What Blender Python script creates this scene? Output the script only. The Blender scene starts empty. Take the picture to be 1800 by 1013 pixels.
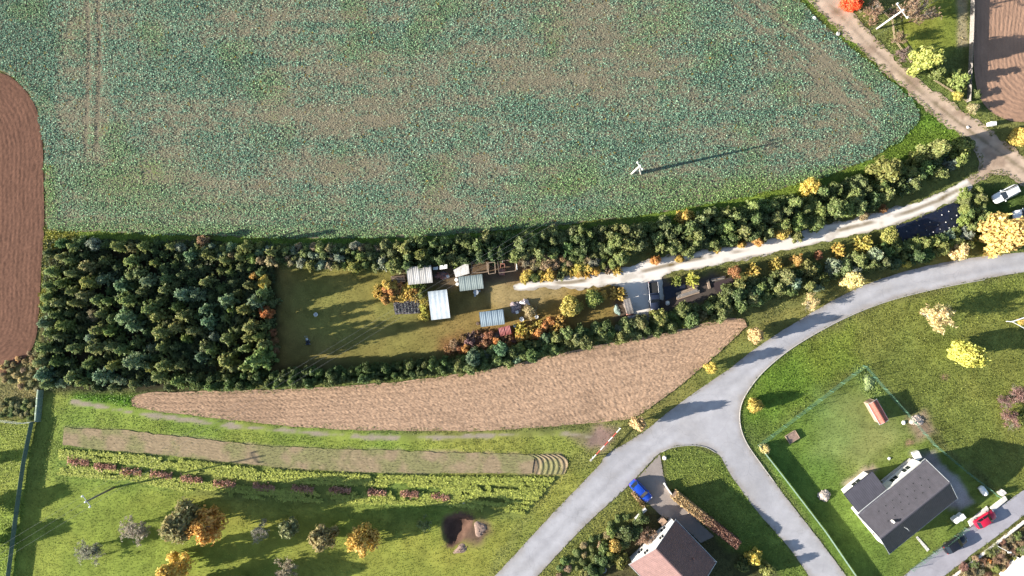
import bpy, math, random
import numpy as np
from mathutils import Vector, Matrix
from mathutils.geometry import tessellate_polygon

# ------------------------------------------------------------------ camera, sky, sun, exposure
H = 120.0                                   # drone height in metres; 1 photo pixel = 0.1 m on the ground
scene = bpy.context.scene
COL = scene.collection
cam_d = bpy.data.cameras.new('camera'); cam = bpy.data.objects.new('camera', cam_d); COL.objects.link(cam)
cam.location = (0, 0, H); cam.rotation_euler = (0, 0, 0)
cam_d.sensor_width = 36.0; cam_d.lens = 36.0 * H / 180.0
cam_d.clip_start = 1.0; cam_d.clip_end = 3000.0
scene.camera = cam
SUN_EL, SUN_AZ = math.radians(17.0), math.radians(12.0)      # shadows fall to the right and 12 degrees up
world = bpy.data.worlds.new('World'); scene.world = world; world.use_nodes = True
wn = world.node_tree.nodes; wl = world.node_tree.links
for n in list(wn): wn.remove(n)
sky = wn.new('ShaderNodeTexSky'); sky.sky_type = 'NISHITA'; sky.sun_disc = False
sky.sun_elevation = SUN_EL; sky.sun_rotation = math.radians(258.0)
sky.air_density = 1.0; sky.dust_density = 0.8; sky.ozone_density = 1.2
bg = wn.new('ShaderNodeBackground'); bg.inputs['Strength'].default_value = 0.078
wo = wn.new('ShaderNodeOutputWorld'); wl.new(sky.outputs[0], bg.inputs['Color']); wl.new(bg.outputs[0], wo.inputs['Surface'])
sun_d = bpy.data.lights.new('sun', 'SUN'); sun_d.energy = 5.0; sun_d.angle = math.radians(0.55); sun_d.color = (1.0, 0.93, 0.82)
sun = bpy.data.objects.new('sun', sun_d); COL.objects.link(sun)
ldir = Vector((math.cos(SUN_AZ) * math.cos(SUN_EL), math.sin(SUN_AZ) * math.cos(SUN_EL), -math.sin(SUN_EL)))
sun.rotation_euler = ldir.to_track_quat('-Z', 'Y').to_euler()
sun.location = (-90, -20, 60)
vs = scene.view_settings; vs.view_transform = 'Standard'; vs.look = 'None'; vs.gamma = 1.0; vs.use_curve_mapping = False
vs.exposure = 1.74
scene.cycles.max_bounces = 5; scene.cycles.transparent_max_bounces = 6

R = np.random.default_rng(11); random.seed(11)
K = 2.0                                     # display brightness of a sunlit level surface of albedo 1

# ------------------------------------------------------------------ helpers
def lin(c):
    c = np.asarray(c, float) / 255.0
    return np.where(c <= 0.04045, c / 12.92, ((c + 0.055) / 1.055) ** 2.4)
def A(r, g, b, k=K):                         # albedo of a level surface that the photograph shows with this colour
    return tuple(lin((r, g, b)) / k)
def G(px, py, z=0.0):
    s = (1 - z / H) * 0.1
    return Vector(((px - 900.0) * s, (506.5 - py) * s, z))
def GP(pts): return np.array([[(p[0] - 900) * 0.1, (506.5 - p[1]) * 0.1] for p in pts])

def _hash(ix, iy, seed):
    n = (ix.astype(np.int64) * 374761393 + iy.astype(np.int64) * 668265263 + seed * 974634777) & 0xffffffff
    n = ((n ^ (n >> 13)) * 1274126177) & 0xffffffff
    n = ((n ^ (n >> 16)) * 2246822519) & 0xffffffff
    return ((n ^ (n >> 15)) & 0xffffff) / float(0xffffff)
def vnoise(x, y, s, seed=0):
    x = np.asarray(x, float) / s; y = np.asarray(y, float) / s
    ix = np.floor(x); iy = np.floor(y); fx = x - ix; fy = y - iy
    fx = fx * fx * (3 - 2 * fx); fy = fy * fy * (3 - 2 * fy)
    a = _hash(ix, iy, seed); b = _hash(ix + 1, iy, seed); c = _hash(ix, iy + 1, seed); d = _hash(ix + 1, iy + 1, seed)
    return (a + (b - a) * fx) * (1 - fy) + (c + (d - c) * fx) * fy
def fbm(x, y, s, seed=0, o=4):
    t = 0; w = 0; a = 1.0
    for i in range(o):
        t = t + a * vnoise(x, y, s, seed + i * 17); w += a; a *= 0.5; s *= 0.5
    return t / w
def sd(poly, X, Y):                          # signed distance in metres, positive inside
    P = np.asarray(poly); n = len(P); best = np.full(X.shape, 1e9); ins = np.zeros(X.shape, bool)
    for i in range(n):
        ax, ay = P[i]; bx, by = P[(i + 1) % n]; dx, dy = bx - ax, by - ay
        t = np.clip(((X - ax) * dx + (Y - ay) * dy) / (dx * dx + dy * dy + 1e-12), 0, 1)
        best = np.minimum(best, (X - ax - t * dx) ** 2 + (Y - ay - t * dy) ** 2)
        if abs(dy) > 1e-12:
            c = ((ay > Y) != (by > Y)) & (X < dx * (Y - ay) / dy + ax); ins ^= c
    return np.where(ins, 1, -1) * np.sqrt(best)
def sdline(pts, X, Y):
    P = np.asarray(pts); best = np.full(X.shape, 1e9)
    for i in range(len(P) - 1):
        ax, ay = P[i]; bx, by = P[i + 1]; dx, dy = bx - ax, by - ay
        t = np.clip(((X - ax) * dx + (Y - ay) * dy) / (dx * dx + dy * dy + 1e-12), 0, 1)
        best = np.minimum(best, (X - ax - t * dx) ** 2 + (Y - ay - t * dy) ** 2)
    return np.sqrt(best)
def smooth(a, b, x):
    t = np.clip((x - a) / (b - a), 0, 1); return t * t * (3 - 2 * t)
def spline(pts, step=1.0, closed=False):     # Catmull-Rom through the points
    P = [np.array(p, float) for p in pts]; n = len(P); out = []
    rng = range(n) if closed else range(n - 1)
    for i in rng:
        if closed: a, b, c, d = P[i - 1], P[i], P[(i + 1) % n], P[(i + 2) % n]
        else: a, b, c, d = P[max(i - 1, 0)], P[i], P[i + 1], P[min(i + 2, n - 1)]
        m = max(2, int(np.linalg.norm(c - b) / step))
        for k in range(m):
            t = k / m
            out.append(0.5 * (2 * b + (c - a) * t + (2 * a - 5 * b + 4 * c - d) * t * t + (3 * b - a - 3 * c + d) * t ** 3))
    if not closed: out.append(P[-1])
    return np.array(out)
def resample(pts, n):
    P = np.asarray(pts, float); L = np.concatenate([[0], np.cumsum(np.linalg.norm(np.diff(P, axis=0), axis=1))])
    t = np.linspace(0, L[-1], n); return np.stack([np.interp(t, L, P[:, k]) for k in range(P.shape[1])], 1)

# ------------------------------------------------------------------ materials
def _new(name):
    m = bpy.data.materials.new(name); m.use_nodes = True; nt = m.node_tree
    for n in list(nt.nodes): nt.nodes.remove(n)
    o = nt.nodes.new('ShaderNodeOutputMaterial'); return m, nt, o
def pmat(name, col, rough=0.7, var=0.15, scale=2.0, metal=0.0, bump=0.0, bscale=None, col2=None, spec=0.35, streak=None, dirt=None):
    """painted or bare surface: colour with noise wear, optional second colour patches and streaks"""
    m, nt, o = _new(name); N = nt.nodes.new; L = nt.links.new
    b = N('ShaderNodeBsdfPrincipled'); L(b.outputs[0], o.inputs['Surface'])
    b.inputs['Roughness'].default_value = rough; b.inputs['Metallic'].default_value = metal
    b.inputs['Specular IOR Level'].default_value = spec
    tc = N('ShaderNodeTexCoord'); mp = N('ShaderNodeMapping'); L(tc.outputs['Object'], mp.inputs['Vector'])
    if streak: mp.inputs['Scale'].default_value = streak
    nz = N('ShaderNodeTexNoise'); nz.inputs['Scale'].default_value = scale; nz.inputs['Detail'].default_value = 6; nz.inputs['Roughness'].default_value = 0.65
    L(mp.outputs[0], nz.inputs['Vector'])
    cr = N('ShaderNodeValToRGB'); e = cr.color_ramp.elements
    c = np.array(col); lo = c * (1 - var); hi = np.clip(c * (1 + var), 0, 0.92)
    if col2 is not None: lo = np.array(col2)
    e[0].position = 0.34; e[1].position = 0.66; e[0].color = (*lo, 1); e[1].color = (*hi, 1)
    L(nz.outputs['Fac'], cr.inputs['Fac']); L(cr.outputs['Color'], b.inputs['Base Color'])
    if bump:
        n2 = N('ShaderNodeTexNoise'); n2.inputs['Scale'].default_value = bscale or scale * 6; n2.inputs['Detail'].default_value = 5
        L(tc.outputs['Object'], n2.inputs['Vector'])
        bp = N('ShaderNodeBump'); bp.inputs['Strength'].default_value = bump; bp.inputs['Distance'].default_value = 0.05
        L(n2.outputs['Fac'], bp.inputs['Height']); L(bp.outputs[0], b.inputs['Normal'])
    return m
def leafmat(name, objcol=True, trans=0.38):
    m, nt, o = _new(name); N = nt.nodes.new; L = nt.links.new
    at = N('ShaderNodeAttribute'); at.attribute_name = 'tint'
    src = at.outputs['Color']
    if objcol:
        oi = N('ShaderNodeObjectInfo'); mx = N('ShaderNodeMix'); mx.data_type = 'RGBA'; mx.blend_type = 'MULTIPLY'; mx.inputs['Factor'].default_value = 1
        L(oi.outputs['Color'], mx.inputs['A']); L(at.outputs['Color'], mx.inputs['B']); src = mx.outputs['Result']
    d = N('ShaderNodeBsdfDiffuse'); t = N('ShaderNodeBsdfTranslucent'); L(src, d.inputs['Color']); L(src, t.inputs['Color'])
    ms = N('ShaderNodeMixShader'); ms.inputs[0].default_value = trans; L(d.outputs[0], ms.inputs[1]); L(t.outputs[0], ms.inputs[2])
    gl = N('ShaderNodeBsdfGlossy'); gl.inputs['Roughness'].default_value = 0.5; gl.inputs['Color'].default_value = (1, 1, 1, 1)
    m2 = N('ShaderNodeMixShader'); m2.inputs[0].default_value = 0.012; L(ms.outputs[0], m2.inputs[1]); L(gl.outputs[0], m2.inputs[2])
    L(m2.outputs[0], o.inputs['Surface']); return m
def soilmat(name, bump=0.5, bscale=6.0, grain=0.25):
    """colour from the mesh's own 'tint' attribute, broken up by fine noise, with fine relief"""
    m, nt, o = _new(name); N = nt.nodes.new; L = nt.links.new
    b = N('ShaderNodeBsdfPrincipled'); b.inputs['Roughness'].default_value = 0.95; b.inputs['Specular IOR Level'].default_value = 0.1
    L(b.outputs[0], o.inputs['Surface'])
    at = N('ShaderNodeAttribute'); at.attribute_name = 'tint'; tc = N('ShaderNodeTexCoord')
    nz = N('ShaderNodeTexNoise'); nz.inputs['Scale'].default_value = bscale; nz.inputs['Detail'].default_value = 5; nz.inputs['Roughness'].default_value = 0.7
    L(tc.outputs['Object'], nz.inputs['Vector'])
    mr = N('ShaderNodeMapRange'); mr.inputs['From Min'].default_value = 0.25; mr.inputs['From Max'].default_value = 0.75
    mr.inputs['To Min'].default_value = 1 - grain; mr.inputs['To Max'].default_value = 1 + grain
    L(nz.outputs['Fac'], mr.inputs['Value'])
    vm = N('ShaderNodeVectorMath'); vm.operation = 'SCALE'; L(at.outputs['Color'], vm.inputs[0]); L(mr.outputs[0], vm.inputs['Scale'])
    L(vm.outputs[0], b.inputs['Base Color'])
    bp = N('ShaderNodeBump'); bp.inputs['Strength'].default_value = bump; bp.inputs['Distance'].default_value = 0.06
    L(nz.outputs['Fac'], bp.inputs['Height']); L(bp.outputs[0], b.inputs['Normal'])
    return m
M = {}
M['leaf'] = leafmat('foliage'); M['plants'] = leafmat('plant_leaves', False, 0.25)
M['soil'] = soilmat('earth_and_turf', 0.35, 5.0, 0.25); M['clods'] = soilmat('tilled_earth', 0.35, 9.0, 0.2); M['gravel'] = soilmat('gravel', 0.08, 14.0, 0.14)
M['asphalt'] = soilmat('worn_asphalt', 0.10, 22.0, 0.08)
def wear(m, crack=0.13):
    """hairline cracks, tar seams and faded patches over an asphalt material"""
    nt = m.node_tree; N = nt.nodes.new; L = nt.links.new; b = next(n for n in nt.nodes if n.type == 'BSDF_PRINCIPLED'); src = b.inputs['Base Color'].links[0].from_socket; tc = N('ShaderNodeTexCoord')
    wn_ = N('ShaderNodeTexNoise'); wn_.inputs['Scale'].default_value = .35; wn_.inputs['Detail'].default_value = 6; L(tc.outputs['Object'], wn_.inputs['Vector'])
    mv = N('ShaderNodeVectorMath'); mv.operation = 'MULTIPLY_ADD'; mv.inputs[1].default_value = (3, 3, 3); L(wn_.outputs['Color'], mv.inputs[0]); L(tc.outputs['Object'], mv.inputs[2])
    vo = N('ShaderNodeTexVoronoi'); vo.feature = 'DISTANCE_TO_EDGE'; vo.inputs['Scale'].default_value = .16; L(mv.outputs[0], vo.inputs['Vector'])
    r1 = N('ShaderNodeMapRange'); r1.inputs['From Min'].default_value = .0; r1.inputs['From Max'].default_value = .009; r1.inputs['To Min'].default_value = 1 - crack; r1.inputs['To Max'].default_value = 1.0; L(vo.outputs['Distance'], r1.inputs['Value'])
    n2 = N('ShaderNodeTexNoise'); n2.inputs['Scale'].default_value = .5; n2.inputs['Detail'].default_value = 8; n2.inputs['Roughness'].default_value = .7; L(tc.outputs['Object'], n2.inputs['Vector'])
    r2 = N('ShaderNodeMapRange'); r2.inputs['From Min'].default_value = .3; r2.inputs['From Max'].default_value = .7; r2.inputs['To Min'].default_value = .86; r2.inputs['To Max'].default_value = 1.1; L(n2.outputs['Fac'], r2.inputs['Value'])
    mu = N('ShaderNodeMath'); mu.operation = 'MULTIPLY'; L(r1.outputs[0], mu.inputs[0]); L(r2.outputs[0], mu.inputs[1])
    sc = N('ShaderNodeVectorMath'); sc.operation = 'SCALE'; L(src, sc.inputs[0]); L(mu.outputs[0], sc.inputs['Scale']); L(sc.outputs[0], b.inputs['Base Color'])
wear(M['asphalt'])
M['bark'] = pmat('bark', (0.09, 0.07, 0.05), 0.9, 0.3, 4, bump=0.4)
M['greybark'] = pmat('pale_twigs', (0.27, 0.235, 0.215), 0.9, 0.3, 3)
M['glass'] = pmat('dark_glass', (0.012, 0.016, 0.022), 0.06, 0.1, 1, spec=0.6)
M['rubber'] = pmat('tyre_rubber', (0.02, 0.02, 0.02), 0.85, 0.2, 6)
M['alloy'] = pmat('wheel_alloy', (0.5, 0.5, 0.52), 0.3, 0.1, 3, metal=0.9)
M['concrete'] = pmat('concrete', (0.36, 0.345, 0.32), 0.85, 0.18, 2.5, bump=0.2)
M['paleconcrete'] = pmat('pale_concrete', (0.55, 0.52, 0.48), 0.8, 0.14, 2.5, bump=0.15)
M['whitepaint'] = pmat('white_paint', (0.72, 0.72, 0.7), 0.5, 0.1, 2)
M['whitewall'] = pmat('white_render', (0.62, 0.6, 0.57), 0.85, 0.1, 1.2, bump=0.1)
M['galv'] = pmat('galvanised_steel', (0.42, 0.44, 0.45), 0.45, 0.2, 3, metal=0.3)
M['fencegreen'] = pmat('green_coated_wire', (0.10, 0.20, 0.14), 0.5, 0.15, 4)
M['wood'] = pmat('weathered_wood', (0.27, 0.2, 0.145), 0.85, 0.35, 3, bump=0.3, streak=(1, 6, 1))
M['darkwood'] = pmat('dark_wood', (0.11, 0.075, 0.055), 0.85, 0.35, 3, bump=0.3)
M['greyboard'] = pmat('grey_boards', (0.2, 0.18, 0.165), 0.85, 0.3, 3, bump=0.3)

# ------------------------------------------------------------------ mesh builders
def fastmesh(name, V, F, tint=None, smooth_=False):
    V = np.ascontiguousarray(V, np.float32); F = np.ascontiguousarray(F, np.int32); k = F.shape[1]
    me = bpy.data.meshes.new(name); me.vertices.add(len(V)); me.vertices.foreach_set('co', V.ravel())
    me.loops.add(F.size); me.loops.foreach_set('vertex_index', F.ravel())
    me.polygons.add(len(F)); me.polygons.foreach_set('loop_start', np.arange(0, F.size, k, dtype=np.int32))
    if smooth_: me.polygons.foreach_set('use_smooth', np.ones(len(F), bool))
    if tint is not None:
        T = np.ones((len(V), 4), np.float32); T[:, :3] = tint
        at = me.attributes.new('tint', 'FLOAT_COLOR', 'POINT'); at.data.foreach_set('color', T.ravel())
    me.update(calc_edges=True); return me
def obj(name, me, mat=None, parent=None, loc=(0, 0, 0), rotz=0.0):
    o = bpy.data.objects.new(name, me); COL.objects.link(o)
    if mat is not None and me is not None and len(me.materials) == 0: me.materials.append(mat)
    o.location = loc; o.rotation_euler = (0, 0, rotz)
    if parent is not None: o.parent = parent
    return o
def tag(o, label, cat, group=None):
    o['label'] = label; o['category'] = cat
    if group: o['group'] = group
    return o
def thing(name, label, cat, loc=(0, 0, 0), rotz=0.0, group=None):
    o = bpy.data.objects.new(name, None); COL.objects.link(o); o.empty_display_size = 0.3
    o.location = loc; o.rotation_euler = (0, 0, rotz); return tag(o, label, cat, group)
def struct(name, me, mat, kind='structure'):
    o = obj(name, me, mat); o['kind'] = kind; return o
class MB:
    def __init__(s): s.v = []; s.f = []
    def add(s, v, f):
        n = len(s.v); s.v += [tuple(p) for p in v]; s.f += [tuple(i + n for i in q) for q in f]; return s
    def box(s, x0, x1, y0, y1, z0, z1, c=0.0):
        if c:                                # bevelled top
            v = [(x0, y0, z0), (x1, y0, z0), (x1, y1, z0), (x0, y1, z0), (x0, y0, z1 - c), (x1, y0, z1 - c), (x1, y1, z1 - c), (x0, y1, z1 - c),
                 (x0 + c, y0 + c, z1), (x1 - c, y0 + c, z1), (x1 - c, y1 - c, z1), (x0 + c, y1 - c, z1)]
            f = [(3, 2, 1, 0), (0, 1, 5, 4), (1, 2, 6, 5), (2, 3, 7, 6), (3, 0, 4, 7), (4, 5, 9, 8), (5, 6, 10, 9), (6, 7, 11, 10), (7, 4, 8, 11), (8, 9, 10, 11)]
        else:
            v = [(x0, y0, z0), (x1, y0, z0), (x1, y1, z0), (x0, y1, z0), (x0, y0, z1), (x1, y0, z1), (x1, y1, z1), (x0, y1, z1)]
            f = [(3, 2, 1, 0), (4, 5, 6, 7), (0, 1, 5, 4), (1, 2, 6, 5), (2, 3, 7, 6), (3, 0, 4, 7)]
        return s.add(v, f)
    def tube(s, a, b, r0, r1=None, n=8):
        a = Vector(a); b = Vector(b); r1 = r0 if r1 is None else r1
        d = (b - a).normalized(); u = d.orthogonal().normalized(); w = d.cross(u); v = []
        for c, r in ((a, r0), (b, r1)):
            for k in range(n):
                t = 2 * math.pi * k / n; v.append(c + (u * math.cos(t) + w * math.sin(t)) * r)
        f = [(k, (k + 1) % n, n + (k + 1) % n, n + k) for k in range(n)] + [tuple(range(n - 1, -1, -1)), tuple(range(n, 2 * n))]
        return s.add(v, f)
    def lathe(s, prof, n=14, c=(0, 0, 0)):
        v = []; f = []
        for r, z in prof:
            for k in range(n):
                t = 2 * math.pi * k / n; v.append((c[0] + r * math.cos(t), c[1] + r * math.sin(t), c[2] + z))
        for i in range(len(prof) - 1):
            for k in range(n): f.append((i * n + k, i * n + (k + 1) % n, (i + 1) * n + (k + 1) % n, (i + 1) * n + k))
        f.append(tuple(range(n - 1, -1, -1))); f.append(tuple((len(prof) - 1) * n + k for k in range(n)))
        return s.add(v, f)
    def slab(s, P, t):                       # thick polygon: P top points, extruded down by t
        n = len(P); P = [Vector(p) for p in P]
        v = P + [p - Vector((0, 0, t)) for p in P]
        f = [tuple(range(n)), tuple(range(2 * n - 1, n - 1, -1))] + [(i, n + i, n + (i + 1) % n, (i + 1) % n) for i in range(n)]
        return s.add(v, f)
    def mesh(s, name='mesh', smooth_=False):
        me = bpy.data.meshes.new(name); me.from_pydata(s.v, [], s.f); me.update()
        import bmesh
        bm = bmesh.new(); bm.from_mesh(me); bmesh.ops.recalc_face_normals(bm, faces=bm.faces); bm.to_mesh(me); bm.free()
        if smooth_:
            for p in me.polygons: p.use_smooth = True
        return me
    def build(s, name, mat, parent=None, loc=(0, 0, 0), rotz=0.0, smooth_=False):
        return obj(name, s.mesh(name, smooth_), mat, parent, loc, rotz)
def ordinal(i):
    w = ['', 'first', 'second', 'third', 'fourth', 'fifth', 'sixth', 'seventh', 'eighth', 'ninth', 'tenth', 'eleventh', 'twelfth', 'thirteenth', 'fourteenth', 'fifteenth', 'sixteenth', 'seventeenth', 'eighteenth', 'nineteenth']
    t = ['', '', 'twent', 'thirt', 'fort', 'fift', 'sixt', 'sevent', 'eight', 'ninet']
    if i < 20: return w[i]
    return t[i // 10] + ('ieth' if i % 10 == 0 else 'y-' + w[i % 10])
def leafquads(P, size, up=0.3, rng=R, asp=1.7, out=None, coh=.75):
    """one four-cornered leaf per point of P, randomly turned; size scalar or array"""
    n = len(P); nrm = rng.normal(size=(n, 3)); nrm[:, 2] = np.abs(nrm[:, 2]) + up
    if out is not None: nrm = out / (np.linalg.norm(out, axis=1)[:, None] + 1e-6) * coh + rng.normal(size=(n, 3)) * .5
    nrm /= np.linalg.norm(nrm, axis=1)[:, None]
    t = rng.normal(size=(n, 3)); t -= (t * nrm).sum(1)[:, None] * nrm; t /= np.linalg.norm(t, axis=1)[:, None]
    b = np.cross(nrm, t); s = np.broadcast_to(np.asarray(size, float), (n,))[:, None] * 0.5
    V = np.empty((n, 4, 3)); V[:, 0] = P - t * s * asp; V[:, 1] = P + b * s - t * s * 0.1; V[:, 2] = P + t * s * asp; V[:, 3] = P - b * s - t * s * 0.1
    return V.reshape(-1, 3), np.arange(4 * n).reshape(-1, 4)
def radial_plants(P, nleaf, length, width, tilt, col, var, rng=R, h0=0.0):
    """rosettes: nleaf pointed leaves leaving each point, rising by tilt (radians, array)"""
    n = len(P); m = n * nleaf; Pi = np.repeat(P, nleaf, 0)
    az = np.repeat(rng.uniform(0, 2 * math.pi, n), nleaf) + np.tile(np.arange(nleaf) * 2 * math.pi / nleaf, n) + rng.normal(0, 0.35, m)
    L = np.repeat(np.broadcast_to(length, (n,)), nleaf) * rng.uniform(0.65, 1.25, m); W = L * width * rng.uniform(0.8, 1.2, m)
    ti = np.repeat(np.broadcast_to(tilt, (n,)), nleaf) + rng.normal(0, 0.25, m)
    d = np.stack([np.cos(az) * np.cos(ti), np.sin(az) * np.cos(ti), np.sin(ti)], 1); sd_ = np.stack([-np.sin(az), np.cos(az), np.zeros(m)], 1)
    V = np.empty((m, 4, 3)); mid = Pi + d * (L * 0.55)[:, None] + np.array([0, 0, 0.04])
    V[:, 0] = Pi; V[:, 1] = mid + sd_ * W[:, None] * 0.5; V[:, 3] = mid - sd_ * W[:, None] * 0.5
    tip = Pi + d * L[:, None]; tip[:, 2] -= L * 0.25; tip[:, 2] = np.maximum(tip[:, 2], Pi[:, 2] + 0.01); V[:, 2] = tip
    C = np.repeat(col, nleaf, 0) * (1 + rng.normal(0, var, (m, 1))).clip(0.35, 1.9)
    return V.reshape(-1, 3), np.arange(4 * m).reshape(-1, 4), np.repeat(C, 4, 0).clip(0.004, 0.85)
# ------------------------------------------------------------------ the ground plan (photo pixels -> metres)
ROAD_A = [(790,1100),(870,1013),(960,915),(1030,842),(1056,815),(1068,798),(1130,760),(1200,705),(1280,650),(1330,611),(1400,566),(1500,510),(1600,475),(1700,455),(1800,443),(1950,428)]
ROAD_B = [(860,1100),(945,1013),(1020,932),(1100,858),(1150,805),(1163,795)]
ISLE = [(1163,795),(1180,787),(1210,783),(1240,786),(1264,800),(1285,835),(1330,898),(1380,955),(1420,1010),(1480,1100)]
ROAD_C = [(1545,1100),(1487,1013),(1450,962),(1400,898),(1345,825),(1312,778),(1301,745),(1303,712),(1320,680),(1350,646),(1400,607),(1480,562),(1560,530),(1650,507),(1800,478),(1950,455)]
P_ROAD = np.concatenate([spline(GP(ROAD_A), 1.0), spline(GP(ROAD_C), 1.0)[::-1], spline(GP(ISLE), 1.0)[::-1], spline(GP(ROAD_B), 1.0)[::-1]])
P_LANE = GP([(1560,1040),(1600,1003),(1650,966),(1700,929),(1725,912),(1760,888),(1800,862),(1900,800),(1900,850),(1800,905),(1760,937),(1720,966),(1680,997),(1620,1045)])
DIRT_L = [(1330,-80),(1418,0),(1500,78),(1580,150),(1640,203),(1690,240),(1712,262),(1724,290),(1700,318),(1640,352)]
DIRT_R = [(1420,-80),(1478,0),(1560,88),(1640,158),(1720,213),(1790,268),(1830,292),(1900,330),(1900,400),(1830,345),(1800,325),(1770,308),(1740,308),(1725,315),(1690,335),(1640,352)]
P_DIRT = np.concatenate([spline(GP(DIRT_L), 1.0), spline(GP(DIRT_R), 1.0)[::-1]])
DRIVE_T = [(902,503),(912,496),(940,494),(1000,487),(1060,476),(1110,465),(1180,449),(1260,437),(1340,421),(1420,403),(1500,384),(1570,366),(1640,345),(1700,312)]
DRIVE_B = [(904,509),(915,512),(935,509),(960,506),(1030,507),(1080,500),(1095,512),(1100,548),(1140,553),(1146,530),(1165,528),(1166,498),(1170,482),(1230,472),(1310,455),(1400,437),(1490,417),(1560,399),(1600,385),(1650,366),(1712,330)]
P_DRIVE = np.concatenate([spline(GP(DRIVE_T), 0.8), spline(GP(DRIVE_B), 0.8)[::-1]])
P_PLOUGH = spline(GP([(-140,95),(-60,112),(0,128),(25,140),(50,166),(67,200),(75,250),(77,330),(78,400),(73,470),(68,560),(60,605),(40,635),(0,662),(-60,675),(-140,680)]), 1.0)
P_RAPE = np.concatenate([spline(GP([(1330,-80),(1400,-5),(1450,45),(1500,88),(1550,130),(1598,174),(1616,205),(1592,238),(1545,270),(1480,300),(1400,324),(1300,347),(1200,366),(1100,381),(1000,393),(850,408),(700,417),(500,418),(300,412),(82,404)]), 1.0), GP([(80,330),(77,250),(69,200),(52,164),(27,137),(0,124),(-140,90),(-140,-80)])])
P_BEIGE_T = [(232,700),(260,690),(350,688),(500,684),(640,676),(760,664),(880,645),(1000,618),(1100,598),(1200,578),(1280,560),(1308,562)]
P_BEIGE_B = [(232,712),(270,722),(340,730),(440,742),(560,753),(700,757),(850,757),(1000,747),(1090,738),(1125,728),(1180,690),(1240,640),(1285,600),(1313,574)]
P_BEIGE = np.concatenate([spline(GP(P_BEIGE_T), 1.0), spline(GP(P_BEIGE_B), 1.0)[::-1]])
P_STRIP = np.concatenate([spline(GP([(113,752),(200,756),(300,766),(400,777),(500,786),(600,790),(700,793),(850,797),(985,799)]), 1), spline(GP([(994,812),(985,832),(850,832),(700,831),(600,828),(500,822),(400,812),(300,801),(200,792),(110,782)]), 1)])
P_ROWS = np.concatenate([spline(GP([(106,790),(200,796),(300,805),(450,822),(600,832),(800,837),(985,836)]), 1), spline(GP([(975,850),(940,885),(915,912),(860,905),(780,893),(650,890),(500,885),(350,872),(230,850),(105,838)]), 1)])
P_FOREST = GP([(78,425),(480,425),(488,470),(490,640),(470,662),(330,690),(80,690),(70,560)])
P_YARD = GP([(485,470),(690,470),(870,455),(1080,455),(1120,470),(1165,500),(1280,480),(1290,520),(1150,560),(1000,590),(880,625),(760,638),(600,652),(480,660)])
P_GARDEN = GP([(1332,782),(1517,642),(1640,780),(1765,880),(1700,925),(1600,1002),(1520,1060),(1480,1000)])
P_TILL = np.concatenate([GP([(1900,-80),(1712,-80),(1712,60),(1711,120)]), spline(GP([(1713,150),(1722,175),(1742,198),(1770,212),(1800,215),(1900,216)]), 1)])
P_COURT = GP([(1118,843),(1160,798),(1166,835),(1178,868),(1255,943),(1232,955),(1205,930),(1160,905),(1135,880)])
P_POND = spline(GP([(1575,399),(1600,389),(1640,373),(1678,357),(1691,372),(1706,386),(1690,396),(1660,407),(1620,420),(1590,427)]), 0.6, True)
P_PIT = spline(GP([(782,912),(800,907),(824,910),(829,922),(816,940),(802,956),(790,957),(780,940)]), .5, True)
PATH = [(128,706),(170,714),(250,728),(330,738),(400,749),(480,756),(560,762),(640,769),(720,770),(800,769),(900,764),(1000,763),(1040,768)]

BASE = A(118, 122, 66)
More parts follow.
